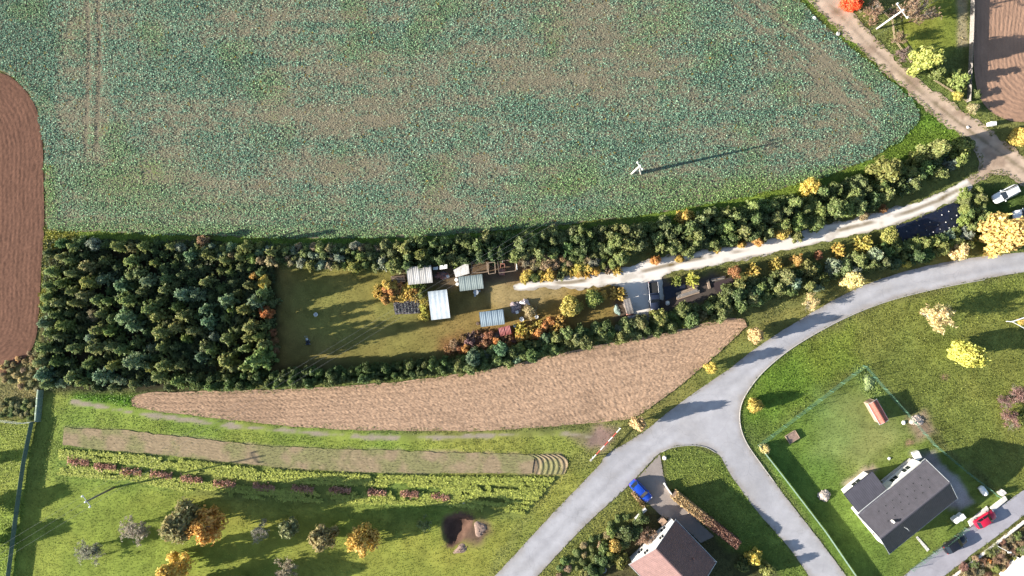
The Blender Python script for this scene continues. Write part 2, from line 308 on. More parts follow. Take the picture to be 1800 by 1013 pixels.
# zone: polygon, sunlit colour, edge softness (m), tuft height, tuft density
ZONES = [
 (GP([(-200,660),(130,690),(235,700),(270,722),(700,768),(1050,760),(1060,815),(860,1020),(860,1100),(-200,1100)]), (140,146,66), 1.5, 0.16, 0.75),
 (GP([(100,850),(230,860),(500,895),(900,925),(880,1100),(-200,1100),(-200,900)]), (146,146,64), 2.0, 0.10, 0.6),
 (GP([(-100,742),(60,742),(15,1100),(-100,1100)]), (142,152,66), 0.4, 0.2, 0.9),
 (GP([(-100,672),(60,612),(75,690),(60,738),(-100,730)]), (150,142,92), 1.0, 0.24, 0.9),
 (GP([(130,690),(235,692),(238,712),(128,704)]), (96,128,38), 1.0, 0.3, 1.0),
 (P_ROWS, (122,130,62), 0.6, 0.16, 0.6),
 (P_STRIP, (150,133,110), 0.5, 0.06, 0.35),
 (P_YARD, (144,126,72), 1.5, 0.07, 0.55),
 (GP([(500,500),(640,500),(760,600),(700,650),(500,650)]), (142,126,68), 3.0, 0.06, 0.5),
 (GP([(660,560),(760,560),(880,520),(900,560),(800,640),(600,660),(560,650)]), (156,134,80), 3.0, 0.05, 0.4),
 (GP([(690,470),(850,455),(1070,455),(1070,480),(900,500),(860,510),(700,503)]), (120,100,78), 0.8, 0.05, 0.2),
 (GP([(860,500),(990,500),(985,525),(900,548),(865,530)]), (160,146,100), 1.5, 0.05, 0.35),
 (GP([(770,595),(900,575),(990,560),(1000,590),(880,618),(770,618)]), (150,112,72), 1.0, 0.08, 0.3),
 (GP([(1085,500),(1290,480),(1300,510),(1150,560),(1085,565)]), (92,84,78), 1.0, 0.05, 0.2),
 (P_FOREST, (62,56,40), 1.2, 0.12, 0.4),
 (GP([(300,642),(490,640),(800,625),(800,640),(500,662),(300,682)]), (112,100,58), 1.0, 0.08, 0.5),
 (GP([(80,403),(500,418),(850,408),(1100,382),(1400,326),(1545,272),(1618,205),(1600,176),(1400,-5),(1420,-5),(1640,205),(1690,240),(1640,275),(1450,345),(1200,395),(900,425),(500,432),(80,420)]), (112,134,52), 0.7, 0.24, 0.9),
 (GP([(76,404),(135,405),(135,420),(90,440),(72,560),(62,560),(74,470)]), (148,146,62), 0.8, 0.4, 1.0),
 (GP([(1480,-80),(1712,-80),(1712,200),(1790,262),(1720,212),(1480,0)]), (128,130,70), 1.0, 0.22, 0.8),
 (GP([(1575,20),(1690,-20),(1690,80),(1640,120),(1590,95)]), (134,138,58), 1.2, 0.09, 0.6),
 (GP([(1682,-40),(1700,-40),(1702,80),(1684,85)]), (178,158,128), 0.5, 0.2, 0.35),
 (GP([(1700,318),(1830,340),(1830,430),(1720,440),(1690,350)]), (92,104,50), 1.0, 0.18, 0.8),
 (GP([(1310,575),(1420,530),(1600,455),(1760,440),(1600,478),(1400,568),(1240,690),(1140,752),(1125,730),(1240,642)]), (134,130,68), 0.8, 0.15, 0.7),
 (GP([(1305,700),(1400,610),(1560,532),(1800,482),(1900,470),(1900,860),(1765,876),(1520,640),(1330,780)]), (124,132,62), 0.8, 0.18, 0.95),
 (GP([(1330,640),(1420,600),(1500,580),(1510,640),(1380,720),(1310,745)]), (116,132,52), 2.5, 0.2, 0.95),
 (P_GARDEN, (116,131,58), 0.4, 0.10, 0.85),
 (GP([(1440,690),(1540,690),(1600,760),(1520,830),(1430,800)]), (130,138,76), 3.0, 0.06, 0.5),
 (GP([(1500,650),(1530,650),(1562,700),(1530,708)]), (132,150,78), 0.8, 0.35, 1.0),
 (GP([(1590,735),(1625,725),(1650,760),(1610,775)]), (172,148,124), 1.2, 0.08, 0.3),
 (GP([(1480,850),(1535,815),(1545,826),(1492,866)]), (188,168,146), 0.6, 0.04, 0.1),
 (GP([(1605,800),(1640,790),(1700,880),(1690,905),(1650,890)]), (158,150,146), 0.8, 0.05, 0.15),
 (GP([(1630,830),(1660,815),(1690,850),(1715,885),(1690,898),(1668,870)]), (182,176,172), 0.5, 0.03, 0.08),
 (GP([(1163,795),(1210,784),(1262,800),(1330,898),(1430,1020),(1350,1100),(1185,870)]), (122,134,62), 0.4, 0.22, 1.0),
 (GP([(945,1013),(1020,932),(1112,852),(1135,880),(1130,905),(1060,960),(1010,1040),(930,1040)]), (130,134,68), 0.4, 0.24, 1.0),
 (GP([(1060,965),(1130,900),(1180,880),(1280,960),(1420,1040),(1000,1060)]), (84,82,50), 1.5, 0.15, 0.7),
 (GP([(1670,1013),(1800,912),(1900,840),(1900,1100),(1600,1100)]), (142,126,84), 0.4, 0.28, 0.95),
 (GP([(800,925),(850,912),(865,935),(845,955),(810,950)]), (122,98,82), 1.2, 0.05, 0.3),
 (GP([(1000,766),(1058,752),(1082,758),(1078,775),(1045,808),(1030,785)]), (150,128,116), 1.0, 0.06, 0.3),
 (GP([(1060,815),(985,840),(940,900),(870,1013),(840,1040),(900,935),(985,836),(1000,800),(1050,790)]), (140,142,72), 1.2, 0.2, 0.85),
]
GB = np.array([1.42, 1.44, 1.65])            # turf: the blades over it shade it, so its own colour is lighter
def zone_eval(X, Y):
    n1 = fbm(X, Y, 9.0, 3, 4); n2 = fbm(X, Y, 2.2, 5, 3); n3 = fbm(X, Y, 24.0, 8, 3)
    C = np.tile(np.array(BASE) * GB, (len(X), 1)); Hh = np.full(len(X), 0.2); D = np.full(len(X), 0.8)
    for poly, c, w, h, d in ZONES:
        bb = poly.min(0) - 4, poly.max(0) + 4
        k = np.nonzero((X > bb[0][0]) & (X < bb[1][0]) & (Y > bb[0][1]) & (Y < bb[1][1]))[0]
        if not len(k): continue
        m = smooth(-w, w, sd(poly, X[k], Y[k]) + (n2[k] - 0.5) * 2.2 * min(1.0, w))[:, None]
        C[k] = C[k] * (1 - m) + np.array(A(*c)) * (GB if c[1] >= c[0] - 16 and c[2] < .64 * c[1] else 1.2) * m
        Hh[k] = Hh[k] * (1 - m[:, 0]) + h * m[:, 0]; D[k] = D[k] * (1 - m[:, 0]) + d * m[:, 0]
    dry = smooth(0.42, 0.72, n1)[:, None]; lush = smooth(0.45, 0.75, n3)[:, None]
    C = C * (1 + dry * np.array([0.20, 0.10, 0.12])) * (1 + lush * np.array([-0.18, 0.02, -0.12])) * (0.62 + 0.5 * n2[:, None] + .26 * vnoise(X, Y, .8, 15)[:, None])
    return C, Hh, D
# ------------------------------------------------------------------ ground: one sheet out to the horizon, finer where the photograph looks
def ground():
    def axis(lim, step, far): 
        a = np.arange(-lim, lim + 1e-6, step); return np.concatenate([[-far, -far * .5, -far * .25, -lim - 12], a, [lim + 12, far * .25, far * .5, far]])
    xs = axis(99, 0.4, 900); ys = axis(57, 0.4, 900); nx, ny = len(xs), len(ys)
    X, Y = np.meshgrid(xs, ys); X = X.ravel(); Y = Y.ravel()
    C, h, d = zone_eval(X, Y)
    # paths trodden through the grass, and row lines in the seedling strip
    p = smooth(0.5, 0.1, sdline(GP(PATH), X, Y) + (fbm(X, Y, 2.6, 41) - 0.42) * 1.5)[:, None]; C = C * (1 - p) + np.array(A(186, 172, 152)) * p
    for cx, cy, rad in [(1660, 664, 1.0), (1600, 778, 1.0), (1035, 860, .6)]:
        q = smooth(1.0, 0.4, np.hypot(X - GP([(cx, cy)])[0][0], Y - GP([(cx, cy)])[0][1]) / rad + fbm(X, Y, 1.0, 77) - .5)[:, None]; C = C * (1 - q) + np.array(A(186, 152, 122)) * q
    Z = -0.06 + 0.05 * (fbm(X, Y, 1.6, 21) - 0.5)
    pit = smooth(-.1, 1.1, sd(P_PIT, X, Y) + (fbm(X, Y, 1.0, 23) - .5) * .9); Z -= 1.1 * pit; pe = smooth(-.9, .1, sd(P_PIT, X, Y) + (fbm(X, Y, 1.2, 24) - .5) * 1.6)[:, None]; C = C * (1 - pe) + np.array(A(122, 94, 80)) * (.75 + .5 * vnoise(X, Y, .6, 25))[:, None] * pe
    i = np.arange((nx) * (ny)).reshape(ny, nx)
    F = np.stack([i[:-1, :-1], i[:-1, 1:], i[1:, 1:], i[1:, :-1]], -1).reshape(-1, 4)
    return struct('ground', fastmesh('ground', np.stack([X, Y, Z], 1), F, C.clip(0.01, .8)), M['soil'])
ground()

def sheet(name, poly, z, col, mat, grid=0.5, jitter=0.0, seed=1, colfn=None, kind='structure', thick=0.0):
    """flat sheet with the polygon's outline, subdivided on a grid so that its colour can vary"""
    P = np.asarray(poly, float).copy()
    if jitter:
        Q = resample(np.vstack([P, P[:1]]), max(40, int(np.linalg.norm(np.diff(np.vstack([P, P[:1]]), axis=0), axis=1).sum() / 0.35)))[:-1]
        t = np.roll(Q, -1, 0) - np.roll(Q, 1, 0); nr = np.stack([-t[:, 1], t[:, 0]], 1); nr /= np.linalg.norm(nr, axis=1)[:, None] + 1e-9
        P = Q + nr * ((fbm(Q[:, 0], Q[:, 1], 1.3, seed, 3) - 0.5) * 2 * jitter)[:, None]
    import bmesh
    bm = bmesh.new(); vs_ = [bm.verts.new((x, y, z)) for x, y in P]
    for tri in tessellate_polygon([[Vector((x, y, 0)) for x, y in P]]):
        try: bm.faces.new([vs_[i] for i in tri])
        except ValueError: pass
    lo, hi = P.min(0), P.max(0)
    for ax in (0, 1):
        for c in np.arange(lo[ax] + grid, hi[ax], grid):
            co = [0, 0, 0]; co[ax] = c; no = [0, 0, 0]; no[ax] = 1
            bmesh.ops.bisect_plane(bm, geom=bm.verts[:] + bm.edges[:] + bm.faces[:], plane_co=co, plane_no=no, dist=1e-5)
    bmesh.ops.triangulate(bm, faces=bm.faces[:]); bmesh.ops.recalc_face_normals(bm, faces=bm.faces[:])
    me = bpy.data.meshes.new(name); bm.to_mesh(me); bm.free()
    n = len(me.vertices); co = np.empty(n * 3); me.vertices.foreach_get('co', co); co = co.reshape(-1, 3)
    C = np.tile(np.array(col), (n, 1)) * (0.9 + 0.2 * fbm(co[:, 0], co[:, 1], 3.0, seed + 5, 4))[:, None]
    if colfn is not None: C = colfn(co[:, 0], co[:, 1], C)
    T = np.ones((n, 4), np.float32); T[:, :3] = C.clip(0.01, 0.85)
    me.attributes.new('tint', 'FLOAT_COLOR', 'POINT').data.foreach_set('color', T.ravel())
    if me.polygons and me.polygons[0].normal.z < 0: me.flip_normals()
    return struct(name, me, mat, kind)

def road_col(X, Y, C):
    mid = GP([(905,1013),(1000,915),(1090,830),(1180,760),(1260,695),(1350,625),(1450,570),(1560,510),(1700,480),(1800,462)])
    d = sdline(mid, X, Y)
    C = C * (0.97 + 0.08 * smooth(.9, 0.1, np.abs(d - 1.1)) - 0.07 * smooth(.6, 0., d))[:, None]
    patch = smooth(0.62, 0.66, vnoise(X, Y, 4.0, 90))[:, None]; C = C * (1 - 0.08 * patch)
    ed = smooth(.9, 0., sd(P_ROAD, X, Y) + (fbm(X, Y, 1.6, 57) - .5) * 1.2)[:, None] * .55; C = C * (1 - ed) + np.array(A(178, 164, 148)) * ed
    dust = smooth(0.55, 0.8, fbm(X, Y, 6, 55))[:, None]; C = C * (1 - dust * .3) + np.array(A(205, 198, 192)) * dust * .3
    return C
sheet('road', P_ROAD, 0.02, A(216, 214, 219), M['asphalt'], 0.9, 0.10, 3, road_col)
sheet('lane', P_LANE, 0.02, A(204, 200, 208), M['asphalt'], 0.9, 0.12, 7, lambda X, Y, C: C)
def dirt_col(X, Y, C):
    mid = GP([(1380,-80),(1450,0),(1530,82),(1610,154),(1680,212),(1760,270),(1900,370)]); d = sdline(mid, X, Y)
    C = C * (1 + 0.12 * smooth(0.7, 0.1, np.abs(d - 1.1)) - 0.3 * smooth(.4, 0., d) * smooth(.4, .6, fbm(X, Y, 4, 12)))[:, None]
    g = smooth(0.5, 0.75, fbm(X, Y, 2.2, 18))[:, None]; C = C * (1 - g * .5) + np.array(A(168, 138, 116)) * g * .5; v = smooth(.42, .05, d + (fbm(X, Y, 1.2, 20) - .5) * .8)[:, None] * smooth(.35, .55, fbm(X, Y, 5, 26))[:, None]; C = C * (1 - v * .55) + np.array(A(138, 126, 92)) * v * .55
    return C * (.82 + .36 * vnoise(X, Y, .55, 29))[:, None]
sheet('dirt_road', P_DIRT, 0.012, A(226, 200, 176), M['gravel'], 0.45, 0.7, 13, dirt_col)
def drive_col(X, Y, C):
    mid = GP([(880,500),(1000,497),(1110,482),(1200,460),(1300,441),(1420,418),(1520,394),(1600,372),(1650,352),(1720,315)])
    d = sdline(mid, X, Y); n = fbm(X, Y, 2.0, 33)
    g = (smooth(0.55, 0.1, d) * smooth(0.46, 0.62, fbm(X, Y, 5, 37)) * 0.8 + smooth(.62, .75, n) * .35)[:, None].clip(0, 1)
    C = C * (1 - g) + np.array(A(148, 130, 96)) * g
    e = smooth(0.45, 0.0, sd(P_DRIVE, X, Y) + (n - .5))[:, None]; return C * (1 - e * .6) + np.array(A(150, 134, 110)) * e * .6
sheet('driveway', P_DRIVE, 0.015, tuple(np.array(A(255, 247, 238)) * 1.22), M['gravel'], 0.6, 0.55, 23, drive_col)
sheet('courtyard_paving', P_COURT, 0.026, A(186, 174, 166), M['asphalt'], 0.6, 0.06, 29)

# ------------------------------------------------------------------ tilled fields: sheets of real ridges and clods
def soil_patch(name, top, bot, nu, nv, zfn, colfn, mat):
    """grid between two edge lines (metres); zfn/colfn get X, Y, across-distance"""
    T = resample(top, nu); B = resample(bot, nu); v = np.linspace(0, 1, nv)[:, None, None]
    XY = T[None] * (1 - v) + B[None] * v; X = XY[..., 0].ravel(); Y = XY[..., 1].ravel()
    W = (np.linalg.norm(T - B, axis=1)[None, :] * v[:, :, 0]).ravel(); U = np.tile(np.arange(nu), nv)
    Z = zfn(X, Y, W); i = np.arange(nu * nv).reshape(nv, nu)
    F = np.stack([i[:-1, :-1], i[1:, :-1], i[1:, 1:], i[:-1, 1:]], -1).reshape(-1, 4)
    return struct(name, fastmesh(name, np.stack([X, Y, Z], 1), F, colfn(X, Y, W).clip(.01, .8)), mat)
def edge_jit(P, amp, seed):
    return P + np.stack([np.zeros(len(P)), (fbm(P[:, 0], P[:, 1], 1.5, seed) - .5) * 2 * amp], 1)
# pale seedbed between the hedge and the footpath
def beige_z(X, Y, W):
    return 0.03 + 0.085 * R.random(len(X)) + 0.02 * vnoise(X, Y, 0.25, 3) + 0.045 * (0.5 + 0.5 * np.cos(W * 2 * math.pi / 0.75 + 1.5 * fbm(X, Y, 8, 4)))
def beige_c(X, Y, W):
    n = fbm(X, Y, 6, 9)[:, None]; b = (0.5 + 0.5 * np.cos(W * 2 * math.pi / 1.5 + fbm(X, Y, 20, 4) * 2))[:, None]  # b: furrow shading put into the colour as light and dark bands
    return np.array(A(214, 178, 148)) * (0.94 + 0.1 * n) * (0.93 + 0.11 * b) * (1 - .16 * smooth(.55, .75, fbm(X, Y * 2.5, 7, 19)))[:, None] * (0.66 + 0.68 * R.random(len(X)))[:, None]
soil_patch('tilled_field', edge_jit(resample(spline(GP(P_BEIGE_T), 1), 420), .25, 6), edge_jit(resample(spline(GP(P_BEIGE_B), 1), 420), .2, 7), 560, 74, beige_z, beige_c, M['clods'])
# red-brown ploughland on the left: furrows follow the headland
PE = resample(P_PLOUGH, 300); pc = GP([(-260, 400)])[0]
PI = pc + (PE - pc) * np.array([0.12, 0.30])
def plough_z(X, Y, W): return 0.03 + 0.055 * R.random(len(X)) + 0.03 * (0.5 + 0.5 * np.cos(W * 2 * math.pi / 0.8 + 6 * fbm(X, Y, 6, 31))) * (0.3 + vnoise(X, Y, 1.5, 32))
def plough_c(X, Y, W):
    b = (0.5 + 0.5 * np.cos(W * 2 * math.pi / 2.9 + 2 * fbm(X, Y, 9, 34)))[:, None]
    return np.array(A(140, 102, 84)) * (0.86 + 0.24 * fbm(X, Y, 2.5, 35)[:, None]) * (0.96 + 0.07 * b) * (.8 + .4 * R.random((len(X), 1)))
soil_patch('ploughed_field', PE, PI, 300, 150, plough_z, plough_c, M['clods'])
# ploughland in the top right corner
TE = spline(GP([(1712,-90),(1711,0),(1711,90),(1713,135),(1722,172),(1742,197),(1770,211),(1800,215),(1900,217)]), 1); TI = spline(GP([(1900,-90),(1900,-60),(1900,-30),(1900,-10),(1900,10),(1900,30),(1900,50),(1900,70),(1900,80)]), 1)
def till_z(X, Y, W): return 0.03 + 0.04 * R.random(len(X)) + 0.03 * (0.5 + 0.5 * np.cos(W * 2 * math.pi / 0.85 + 2.6 * fbm(X, Y, 4, 61))) * (0.6 + 0.6 * vnoise(X, Y, 0.8, 62)) + 0.03 * vnoise(X, Y, .3, 63)
def till_c(X, Y, W): return np.array(A(200, 160, 134)) * (0.8 + 0.3 * fbm(X, Y, 1.5, 65)[:, None] + .12 * R.random((len(X), 1)))
soil_patch('ploughed_garden', TE, TI, 190, 190, till_z, till_c, M['clods'])
# seedling strip with ridges, curved at its right end
S1 = spline(GP([(113,752),(200,756),(300,766),(400,777),(500,786),(600,790),(700,793),(850,797),(940,799)]), 1); S2 = spline(GP([(110,782),(200,792),(300,801),(400,812),(500,822),(600,828),(700,831),(850,832),(935,832)]), 1)
def strip_z(X, Y, W): return 0.02 + 0.02 * (0.5 + 0.5 * np.cos(W * 2 * math.pi / 0.5)) * (.4 + .8 * vnoise(X, Y, .7, 71)) + 0.03 * vnoise(X, Y, .25, 72)
def strip_c(X, Y, W):
    g = smooth(0.42, 0.68, fbm(X, Y, 3.5, 73))[:, None] * .75
    return (np.array(A(186, 164, 132)) * (1 - g) + np.array(A(160, 162, 106)) * g) * (.78 + .26 * vnoise(X, Y, .4, 74)[:, None] + .2 * R.random((len(X), 1)))
soil_patch('seedling_strip', edge_jit(resample(S1, 260), .3, 75), edge_jit(resample(S2, 260), .25, 76), 380, 44, strip_z, strip_c, M['clods'])
C1 = spline(GP([(926,799),(940,806),(944,820),(940,834)]), .3); C2 = spline(GP([(986,799),(996,806),(998,818),(992,834)]), .3)
def curl_z(X, Y, W): return 0.02 + 0.10 * (0.5 + 0.5 * np.cos(W * 2 * math.pi / 0.92)) * (.7 + .4 * vnoise(X, Y, .7, 78))
soil_patch('turned_ridges', C1, C2, 26, 80, curl_z, strip_c, M['clods'])
# ------------------------------------------------------------------ crops and grass (nobody could count the leaves: stuff)
def crop():
    st = 0.29; xs = np.arange(-93, 75, st); ys = np.arange(8.5, 54, st); X, Y = np.meshgrid(xs, ys)
    X = X.ravel() + R.uniform(-.16, .16, X.size); Y = Y.ravel() + R.uniform(-.16, .16, Y.size)
    s = sd(P_RAPE, X, Y) + (fbm(X, Y, 1.5, 101) - .5) * 1.0
    k = s > 0; X, Y, s = X[k], Y[k], s[k]; px = X * 10 + 900; py = 506.5 - Y * 10
    n = fbm(X, Y * 1.6, 12, 103, 4); n2 = fbm(X, Y, 3.0, 104, 3)
    D = 0.74 + (n - .5) * 0.9 + (n2 - .5) * 0.5
    bl = lambda cx, cy, rx, ry: np.exp(-(((px - cx) / rx) ** 2 + ((py - cy) / ry) ** 2))
    D += 0.45 * smooth(104, 92, px + 6 * (n2 - .5)) + 0.35 * smooth(4.5, 2.0, s) * (px > 1380) + 0.22 * smooth(4, 0, s) * (py > 300)
    D += 0.30 * bl(1085, 280, 45, 30) + .25 * bl(980, 215, 60, 28) + .2 * bl(1300, 140, 90, 60) + .18 * bl(300, 60, 330, 60) + .18 * bl(420, 252, 420, 17) + .2 * bl(1260, 185, 60, 35)
    D -= 0.2 * bl(640, 212, 330, 26) + .17 * bl(520, 312, 330, 26) + .16 * bl(1110, 145, 90, 45) + .14 * bl(900, 150, 200, 40) + .2 * bl(1460, 150, 70, 60) + .15 * bl(200, 340, 130, 40) + .12 * bl(1150, 30, 300, 40)
    for x0 in (153, 172): D -= 0.75 * smooth(5, 2.0, np.abs(px - x0 - 3 * np.sin(py / 60))) * smooth(285, 250, py)
    for a in (0, 26, 100, 126):
        t = np.abs((py - 20 - a * .4) - (px - 1290 - a) * 0.83) * 0.77; D -= .6 * smooth(4.0, 1.5, t) * (px > 1290) * (px < 1545)
    D += (R.random(len(X)) - .5) * .55 + (vnoise(X, Y, 0.8, 107) - .5) * .5 + (fbm(X / 7, Y, 1.1, 109, 2) - .5) * .7
    k = D > -0.15; X, Y, D, n2, s, px, py, n = [a[k] for a in (X, Y, D, n2, s, px, py, n)]
    v = smooth(0.05, 1.1, D)
    teal = np.array(A(118, 152, 126)) * 2.12; dull = np.array(A(166, 158, 130)) * 1.86; lime = np.array(A(140, 168, 88)) * 1.7
    C = (dull * (1 - v[:, None]) + teal * v[:, None]) * (1 - .25 * smooth(.85, 1.4, D))[:, None]
    w = (smooth(0.52, 0.75, fbm(X, Y, 7, 108)) * .35 + .55 * smooth(3.5, .3, s) * (py > 290) + .5 * bl2(px, py, 1200, 330, 260, 26) + .55 * bl2(px, py, 220, 320, 110, 45) + .3 * bl2(px, py, 420, 370, 300, 25))[:, None].clip(0, .8)
    C = C * (1 - w) + lime * w
    pale = (R.random(len(X)) < 0.16 + .1 * v)[:, None]; C = np.where(pale, C * 1.35 + .02, C)
    y = (R.random(len(X)) < 0.012)[:, None]; C = np.where(y, np.array(A(190, 170, 70)), C)
    P = np.stack([X, Y, 0.02 + 0.13 * v * R.random(len(X))], 1)
    V, F, T = radial_plants(P, 4, 0.15 + 0.14 * v, 0.52, 0.25 + 0.3 * v, C, 0.2)
    o = struct('crop_plants', fastmesh('crop_plants', V, F, T), M['plants'], 'stuff')
def bl2(px, py, cx, cy, rx, ry): return np.exp(-(((px - cx) / rx) ** 2 + ((py - cy) / ry) ** 2))
# bare earth under the crop
def rape_soil(X, Y, C): return C * (0.8 + 0.35 * fbm(X, Y, 1.2, 111))[:, None]
sheet('crop_field', P_RAPE, 0.004, A(160, 150, 126), M['soil'], 4.0, 0.35, 43, rape_soil)
crop()

NOGRASS = [(P_ROAD, .1), (P_LANE, .1), (P_DIRT, .55), (P_DRIVE, .05), (P_RAPE, .5), (P_PLOUGH, .1), (P_BEIGE, .45), (P_TILL, .3), (P_COURT, .1), (P_POND, .2), (P_PIT, -.5)]
ISLANDS = [GP(q) for q in ([(712,466),(762,466),(762,498),(712,498)], [(752,508),(788,508),(788,560),(752,560)], [(803,482),(850,482),(850,508),(803,508)], [(842,543),(888,543),(888,572),(842,572)], [(688,526),(740,526),(740,554),(688,554)],
           [(1480,868),(1533,828),(1624,806),(1672,858),(1650,905),(1553,975),(1505,905)], [(1100,985),(1180,915),(1250,985),(1200,1060)], [(1525,705),(1540,702),(1572,732),(1558,743)])]
def grass():
    st = 0.30; xs = np.arange(-92, 92, st); ys = np.arange(-52.5, 52.5, st); X, Y = np.meshgrid(xs, ys)
    X = X.ravel() + R.uniform(-.15, .15, X.size); Y = Y.ravel() + R.uniform(-.15, .15, Y.size)
    keep = np.ones(len(X), bool); rp = sd(P_RAPE, X, Y); keep &= rp < .6
    X, Y = X[keep], Y[keep]; keep = np.ones(len(X), bool)
    for poly, m in NOGRASS: keep &= sd(poly, X, Y) < m + (vnoise(X, Y, .8, 131) - .5) * (.3 if m < .2 else .9)
    for poly in ISLANDS: keep &= sd(poly, X, Y) < 0
    X, Y = X[keep], Y[keep]; C, h, d = zone_eval(X, Y); n = fbm(X, Y, 1.8, 133, 2)
    d = d * (0.55 + .9 * n); p = sdline(GP(PATH), X, Y); d *= smooth(.3, 1.0, p)
    st_ = sd(P_STRIP, X, Y); d = np.where(st_ > 0, .12 + .5 * smooth(.45, .7, fbm(X, Y, 3.5, 73)), d)
    rr = sd(P_ROWS, X, Y); inr = rr > 0; row = 0.5 + 0.5 * np.cos(rr * 2 * math.pi / 1.55); d = np.where(inr, .45, d); h = np.where(inr, .12, h)
    k = R.random(len(X)) < d * .92; X, Y, C, h = X[k], Y[k], C[k], h[k] * R.uniform(.6, 1.5, int(k.sum()))
    C = C * np.array([1.14, 1.14, 1.0]) * R.choice([.82, 1.0, 1.2, 1.38], len(X), p=[.24, .4, .26, .1])[:, None]
    V, F, T = radial_plants(np.stack([X, Y, np.where(np.maximum.reduce([sd(P_STRIP, X, Y), sd(P_BEIGE, X, Y), sd(P_DIRT, X, Y), sd(P_DRIVE, X, Y)]) > -.1, .03, -.045)], 1), 4, .08 + h * .7, .42, .4 + .7 * np.minimum(h, .4), C, .18)
    struct('grass', fastmesh('grass', V, F, T), M['plants'], 'stuff')
grass()
def crop_rows():
    T = resample(spline(GP([(106,792),(200,798),(300,807),(450,824),(600,834),(800,839),(975,840)]), 1), 800); B = resample(spline(GP([(105,838),(230,850),(350,872),(500,885),(650,890),(780,893),(860,905),(912,912)]), 1), 800)
    P = []; C = []
    for f, w, x1 in ((.03, .17, 1.0), (.15, .16, 1.0), (.27, .17, 1.0), (.60, .16, 1.0), (.72, .16, 1.0), (.85, .18, 1.0), (.38, .16, .0), (.48, .16, .0)):
        L = T * (1 - f) + B * f; n = 2600; t = R.random(n) if x1 else R.uniform(.80, 1.0, n); i = (t * 799).astype(int); q = L[i] + np.stack([R.normal(0, .1, n), R.normal(0, w, n)], 1)
        gap = fbm(q[:, 0], q[:, 1], 4, 300 + int(f * 100)) > .36; P.append(q[gap]); C.append(np.array(A(164, 170, 84)) * R.uniform(1.7, 2.8, (gap.sum(), 1)))
    P = np.concatenate(P); C = np.concatenate(C); n = len(P)
    V, F, T_ = radial_plants(np.stack([P[:, 0], P[:, 1], R.uniform(.02, .28, n)], 1), 4, np.full(n, .30), .45, np.full(n, .25), C, .15)
    struct('row_crop_leaves', fastmesh('row_crop_leaves', V, F, T_), M['plants'], 'stuff')
crop_rows()
# ------------------------------------------------------------------ kerb stones along the junction
def kerb(name, pts, side):
    P = spline(GP(pts), .25); L = np.concatenate([[0], np.cumsum(np.linalg.norm(np.diff(P, axis=0), axis=1))]); n = int(L[-1] / 1.0)
    root = bpy.data.objects.new(name, None); COL.objects.link(root); root['kind'] = 'structure'; me = None
    for i in range(n):
        a = np.array([np.interp(i * 1.0 + .02, L, P[:, k]) for k in (0, 1)]); b = np.array([np.interp(i * 1.0 + .98, L, P[:, k]) for k in (0, 1)])
        if me is None: me = MB().box(-.475, .475, -.055, .055, -.1, .12, .015).mesh('kerb_stone')
        c = (a + b) / 2; obj('kerb_stone', me, M['concrete'], root, (c[0], c[1], R.normal(0, .004)), math.atan2(b[1] - a[1], b[0] - a[0]))
kerb('kerb', [(1360,846),(1338,816),(1312,778),(1301,745),(1303,712),(1320,680),(1350,646),(1400,607),(1480,562),(1560,530),(1650,507),(1740,490)], 1)
kerb('kerb', [(1163,795),(1180,787),(1210,783),(1240,786),(1264,800)], 1)
# ------------------------------------------------------------------ trees: a few grown prototypes, copied thing by thing
def trunk_mesh(h, r, limbs, seed, top=0.85):
    g = np.random.default_rng(seed); b = MB(); p = Vector((0, 0, -.15)); n = 5
    for i in range(n):
        q = Vector((g.normal(0, .04) * h * .3, g.normal(0, .04) * h * .3, h * top * (i + 1) / n)); b.tube(p, q, r * (1 - i / (n + 1)), r * (1 - (i + 1) / (n + 1)), 6)
        if limbs and i >= 1:
            for _ in range(limbs):
                a = g.uniform(0, 6.28); l = h * .28 * (1 - .12 * i); e = q + Vector((math.cos(a) * l, math.sin(a) * l, l * g.uniform(.3, .9))); b.tube(q, e, r * .4, r * .12, 5)
        p = q
    return b.mesh('trunk')
def crown_from(P, size, seed, up, var=.12, asp=1.6, out=None):
    g = np.random.default_rng(seed); V, F = leafquads(P, size, up, g, asp, out); n = len(P)
    t = (1 + g.normal(0, var, n)).clip(.5, 1.6)[:, None] * (1 + g.normal(0, .05, (n, 3)))
    return fastmesh('crown', V, F, np.repeat(t, 4, 0))
def fir(seed, h=2.9, r=1.0):
    g = np.random.default_rng(seed); P = []; S = []; O = []
    lean = g.uniform(.72, 1.28, 9); nz = 10
    for i in range(nz):
        z = h * (0.10 + 0.86 * i / (nz - 1)); L0 = r * (1 - i / (nz + .3)) ** 0.7; nb = int(g.integers(5, 8)) if i < 8 else 4; a0 = g.uniform(0, 6.28)
        for j in range(nb):
            a = a0 + j * 6.283 / nb + g.normal(0, .18); L = L0 * g.uniform(.55, 1.2) * lean[int((a % 6.283) / 6.283 * 9) % 9]; m = max(2, int(L / .10))
            for k in range(m):
                t = (k + .6) / m
                if t < .2 and i < 7: continue
                c = np.array([math.cos(a) * L * t, math.sin(a) * L * t, z - .16 * L * math.sin(t * 3) + .12 * L * t]); q = 7; e = g.normal(0, .05 + .05 * (1 - t), (q, 3))
                P.append(c + e); S.append(np.full(q, .15 * g.uniform(.7, 1.3))); O.append(e * 6 + np.array([math.cos(a) * .6, math.sin(a) * .6, .55]))
    P = np.concatenate(P); S = np.concatenate(S); O = np.concatenate(O)
    return crown_from(P, S, seed, .35, out=O), trunk_mesh(h, .07, 0, seed)
